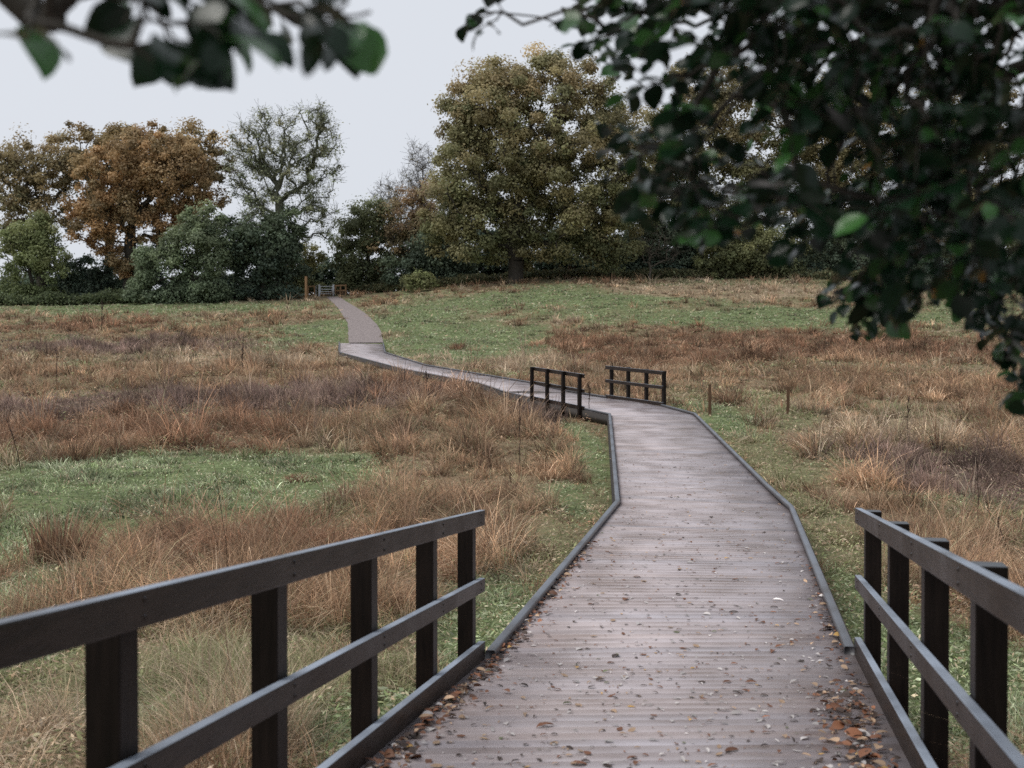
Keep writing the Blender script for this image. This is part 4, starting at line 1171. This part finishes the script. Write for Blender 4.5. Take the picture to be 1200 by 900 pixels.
def litter(n, label, seed):
    rng = np.random.default_rng(seed)
    P, D, Nn, S_, C, W = [], [], [], [], [], []
    cols = [np.array(LEAFCOL[k][0]) for k in keys]
    for i in range(n):
        u_ = rng.uniform()
        if u_ < .20: e = 'l'; lo, hi = 5, 14
        elif u_ < .36: e = 'r'; lo, hi = 5, 13
        else: e = None; lo, hi = 4.6, 24
        x, d = deck_point(rng, lo, hi, e)
        if e == 'r' and rng.uniform() < .5: x, d = deck_point(rng, 5.0, 7.4, 'r'); x -= abs(rng.normal(0, .12))
        P.append((x, d, float(deck_z(d)) + .006 + (abs(rng.normal(0, .012)) if e else 0)))
        a = rng.uniform(0, 6.28); D.append((math.cos(a), math.sin(a), rng.normal(0, .15 if e else .05)))
        Nn.append((rng.normal(0, .35 if e else .12), rng.normal(0, .35 if e else .12), 1))
        if e: S_.append(.050 * rng.lognormal(-.15, .35)); pr = [.46, .27, .19, .06, .015, .005]; W.append(rng.uniform(.5, 1.1))
        else: S_.append(.034 * rng.lognormal(0, .42)); pr = [.20, .16, .16, .44, .02, .02]; W.append(rng.uniform(.25, .9))
        C.append(cols[rng.choice(6, p=pr)] * rng.lognormal(0, .3))
    V, Q, T, Cc = place_leaves(np.array(P), np.array(D), np.array(Nn), np.array(S_), np.array(C), np.array(W))
    o = build('leaf_litter', V, Q, T, M_DEADLEAF, None, Cc, smooth=True)
    tag(o, label, 'leaf litter', kind='stuff')
litter(3200, 'brown leaf litter and scraps drifted along the boardwalk edges', 12)

# ------------------------------------------------------------------ camera, sky, sun
cam = bpy.data.cameras.new('camera'); co = bpy.data.objects.new('camera', cam); COL.objects.link(co)
cam.sensor_fit = 'HORIZONTAL'; cam.sensor_width = 36; cam.lens = 36 * F / 1200
cam.clip_start = 0.05; cam.clip_end = 4000
co.location = (0, 0, 0); co.rotation_euler = (math.radians(90) - math.atan(20 / F), 0, 0)
cam.dof.use_dof = True; cam.dof.focus_distance = 17; cam.dof.aperture_fstop = 3.0; cam.dof.aperture_blades = 9
scene.camera = co

w = bpy.data.worlds.new('World'); scene.world = w; w.use_nodes = True
nt = w.node_tree; ns = nt.nodes; ln = nt.links
bg = ns['Background']
SUN_EL, SUN_AZ = math.radians(55), math.radians(262)
sky = ns.new('ShaderNodeTexSky'); sky.sky_type = 'NISHITA'; sky.sun_disc = False
sky.sun_elevation = SUN_EL; sky.sun_rotation = SUN_AZ; sky.dust_density = 4; sky.air_density = 1.5
hs = ns.new('ShaderNodeHueSaturation'); hs.inputs['Saturation'].default_value = 0.2
mx = ns.new('ShaderNodeMix'); mx.data_type = 'RGBA'; mx.inputs[0].default_value = 0.85
wn = ns.new('ShaderNodeTexNoise'); wn.inputs['Scale'].default_value = 2.2; wn.inputs['Detail'].default_value = 5
wt = ns.new('ShaderNodeTexCoord'); wm_ = ns.new('ShaderNodeMapping'); wm_.inputs['Scale'].default_value = (1, 1, 3.5)
ln.new(wt.outputs['Generated'], wm_.inputs[0]); ln.new(wm_.outputs[0], wn.inputs['Vector'])
wr = ns.new('ShaderNodeValToRGB'); wr.color_ramp.elements[0].position = .3; wr.color_ramp.elements[1].position = .7
wr.color_ramp.elements[0].color = (.675, .715, .79, 1); wr.color_ramp.elements[1].color = (.755, .785, .84, 1)   # overcast cloud, faintly uneven
vs = ns.new('ShaderNodeVectorMath'); vs.operation = 'SCALE'; vs.inputs['Scale'].default_value = 10
ln.new(wr.outputs[0], vs.inputs[0]); ln.new(vs.outputs[0], mx.inputs[7])
ln.new(sky.outputs[0], hs.inputs['Color']); ln.new(hs.outputs[0], mx.inputs[6]); ln.new(mx.outputs[2], bg.inputs['Color'])
bg.inputs['Strength'].default_value = 0.108

sl = bpy.data.lights.new('sun', 'SUN'); so = bpy.data.objects.new('sun', sl); COL.objects.link(so)
sl.energy = 2.3; sl.angle = math.radians(40); sl.color = (1, .96, .90)
from mathutils import Vector
sd = Vector((math.sin(SUN_AZ) * math.cos(SUN_EL), math.cos(SUN_AZ) * math.cos(SUN_EL), math.sin(SUN_EL)))
so.rotation_euler = (-sd).to_track_quat('-Z', 'Y').to_euler(); so.location = sd * 30

scene.view_settings.view_transform = 'Standard'; scene.view_settings.look = 'None'; scene.view_settings.exposure = 0
scene.render.engine = 'CYCLES'
scene.cycles.use_denoising = False
scene.cycles.max_bounces = 5; scene.cycles.diffuse_bounces = 3; scene.cycles.glossy_bounces = 2; scene.cycles.transmission_bounces = 2
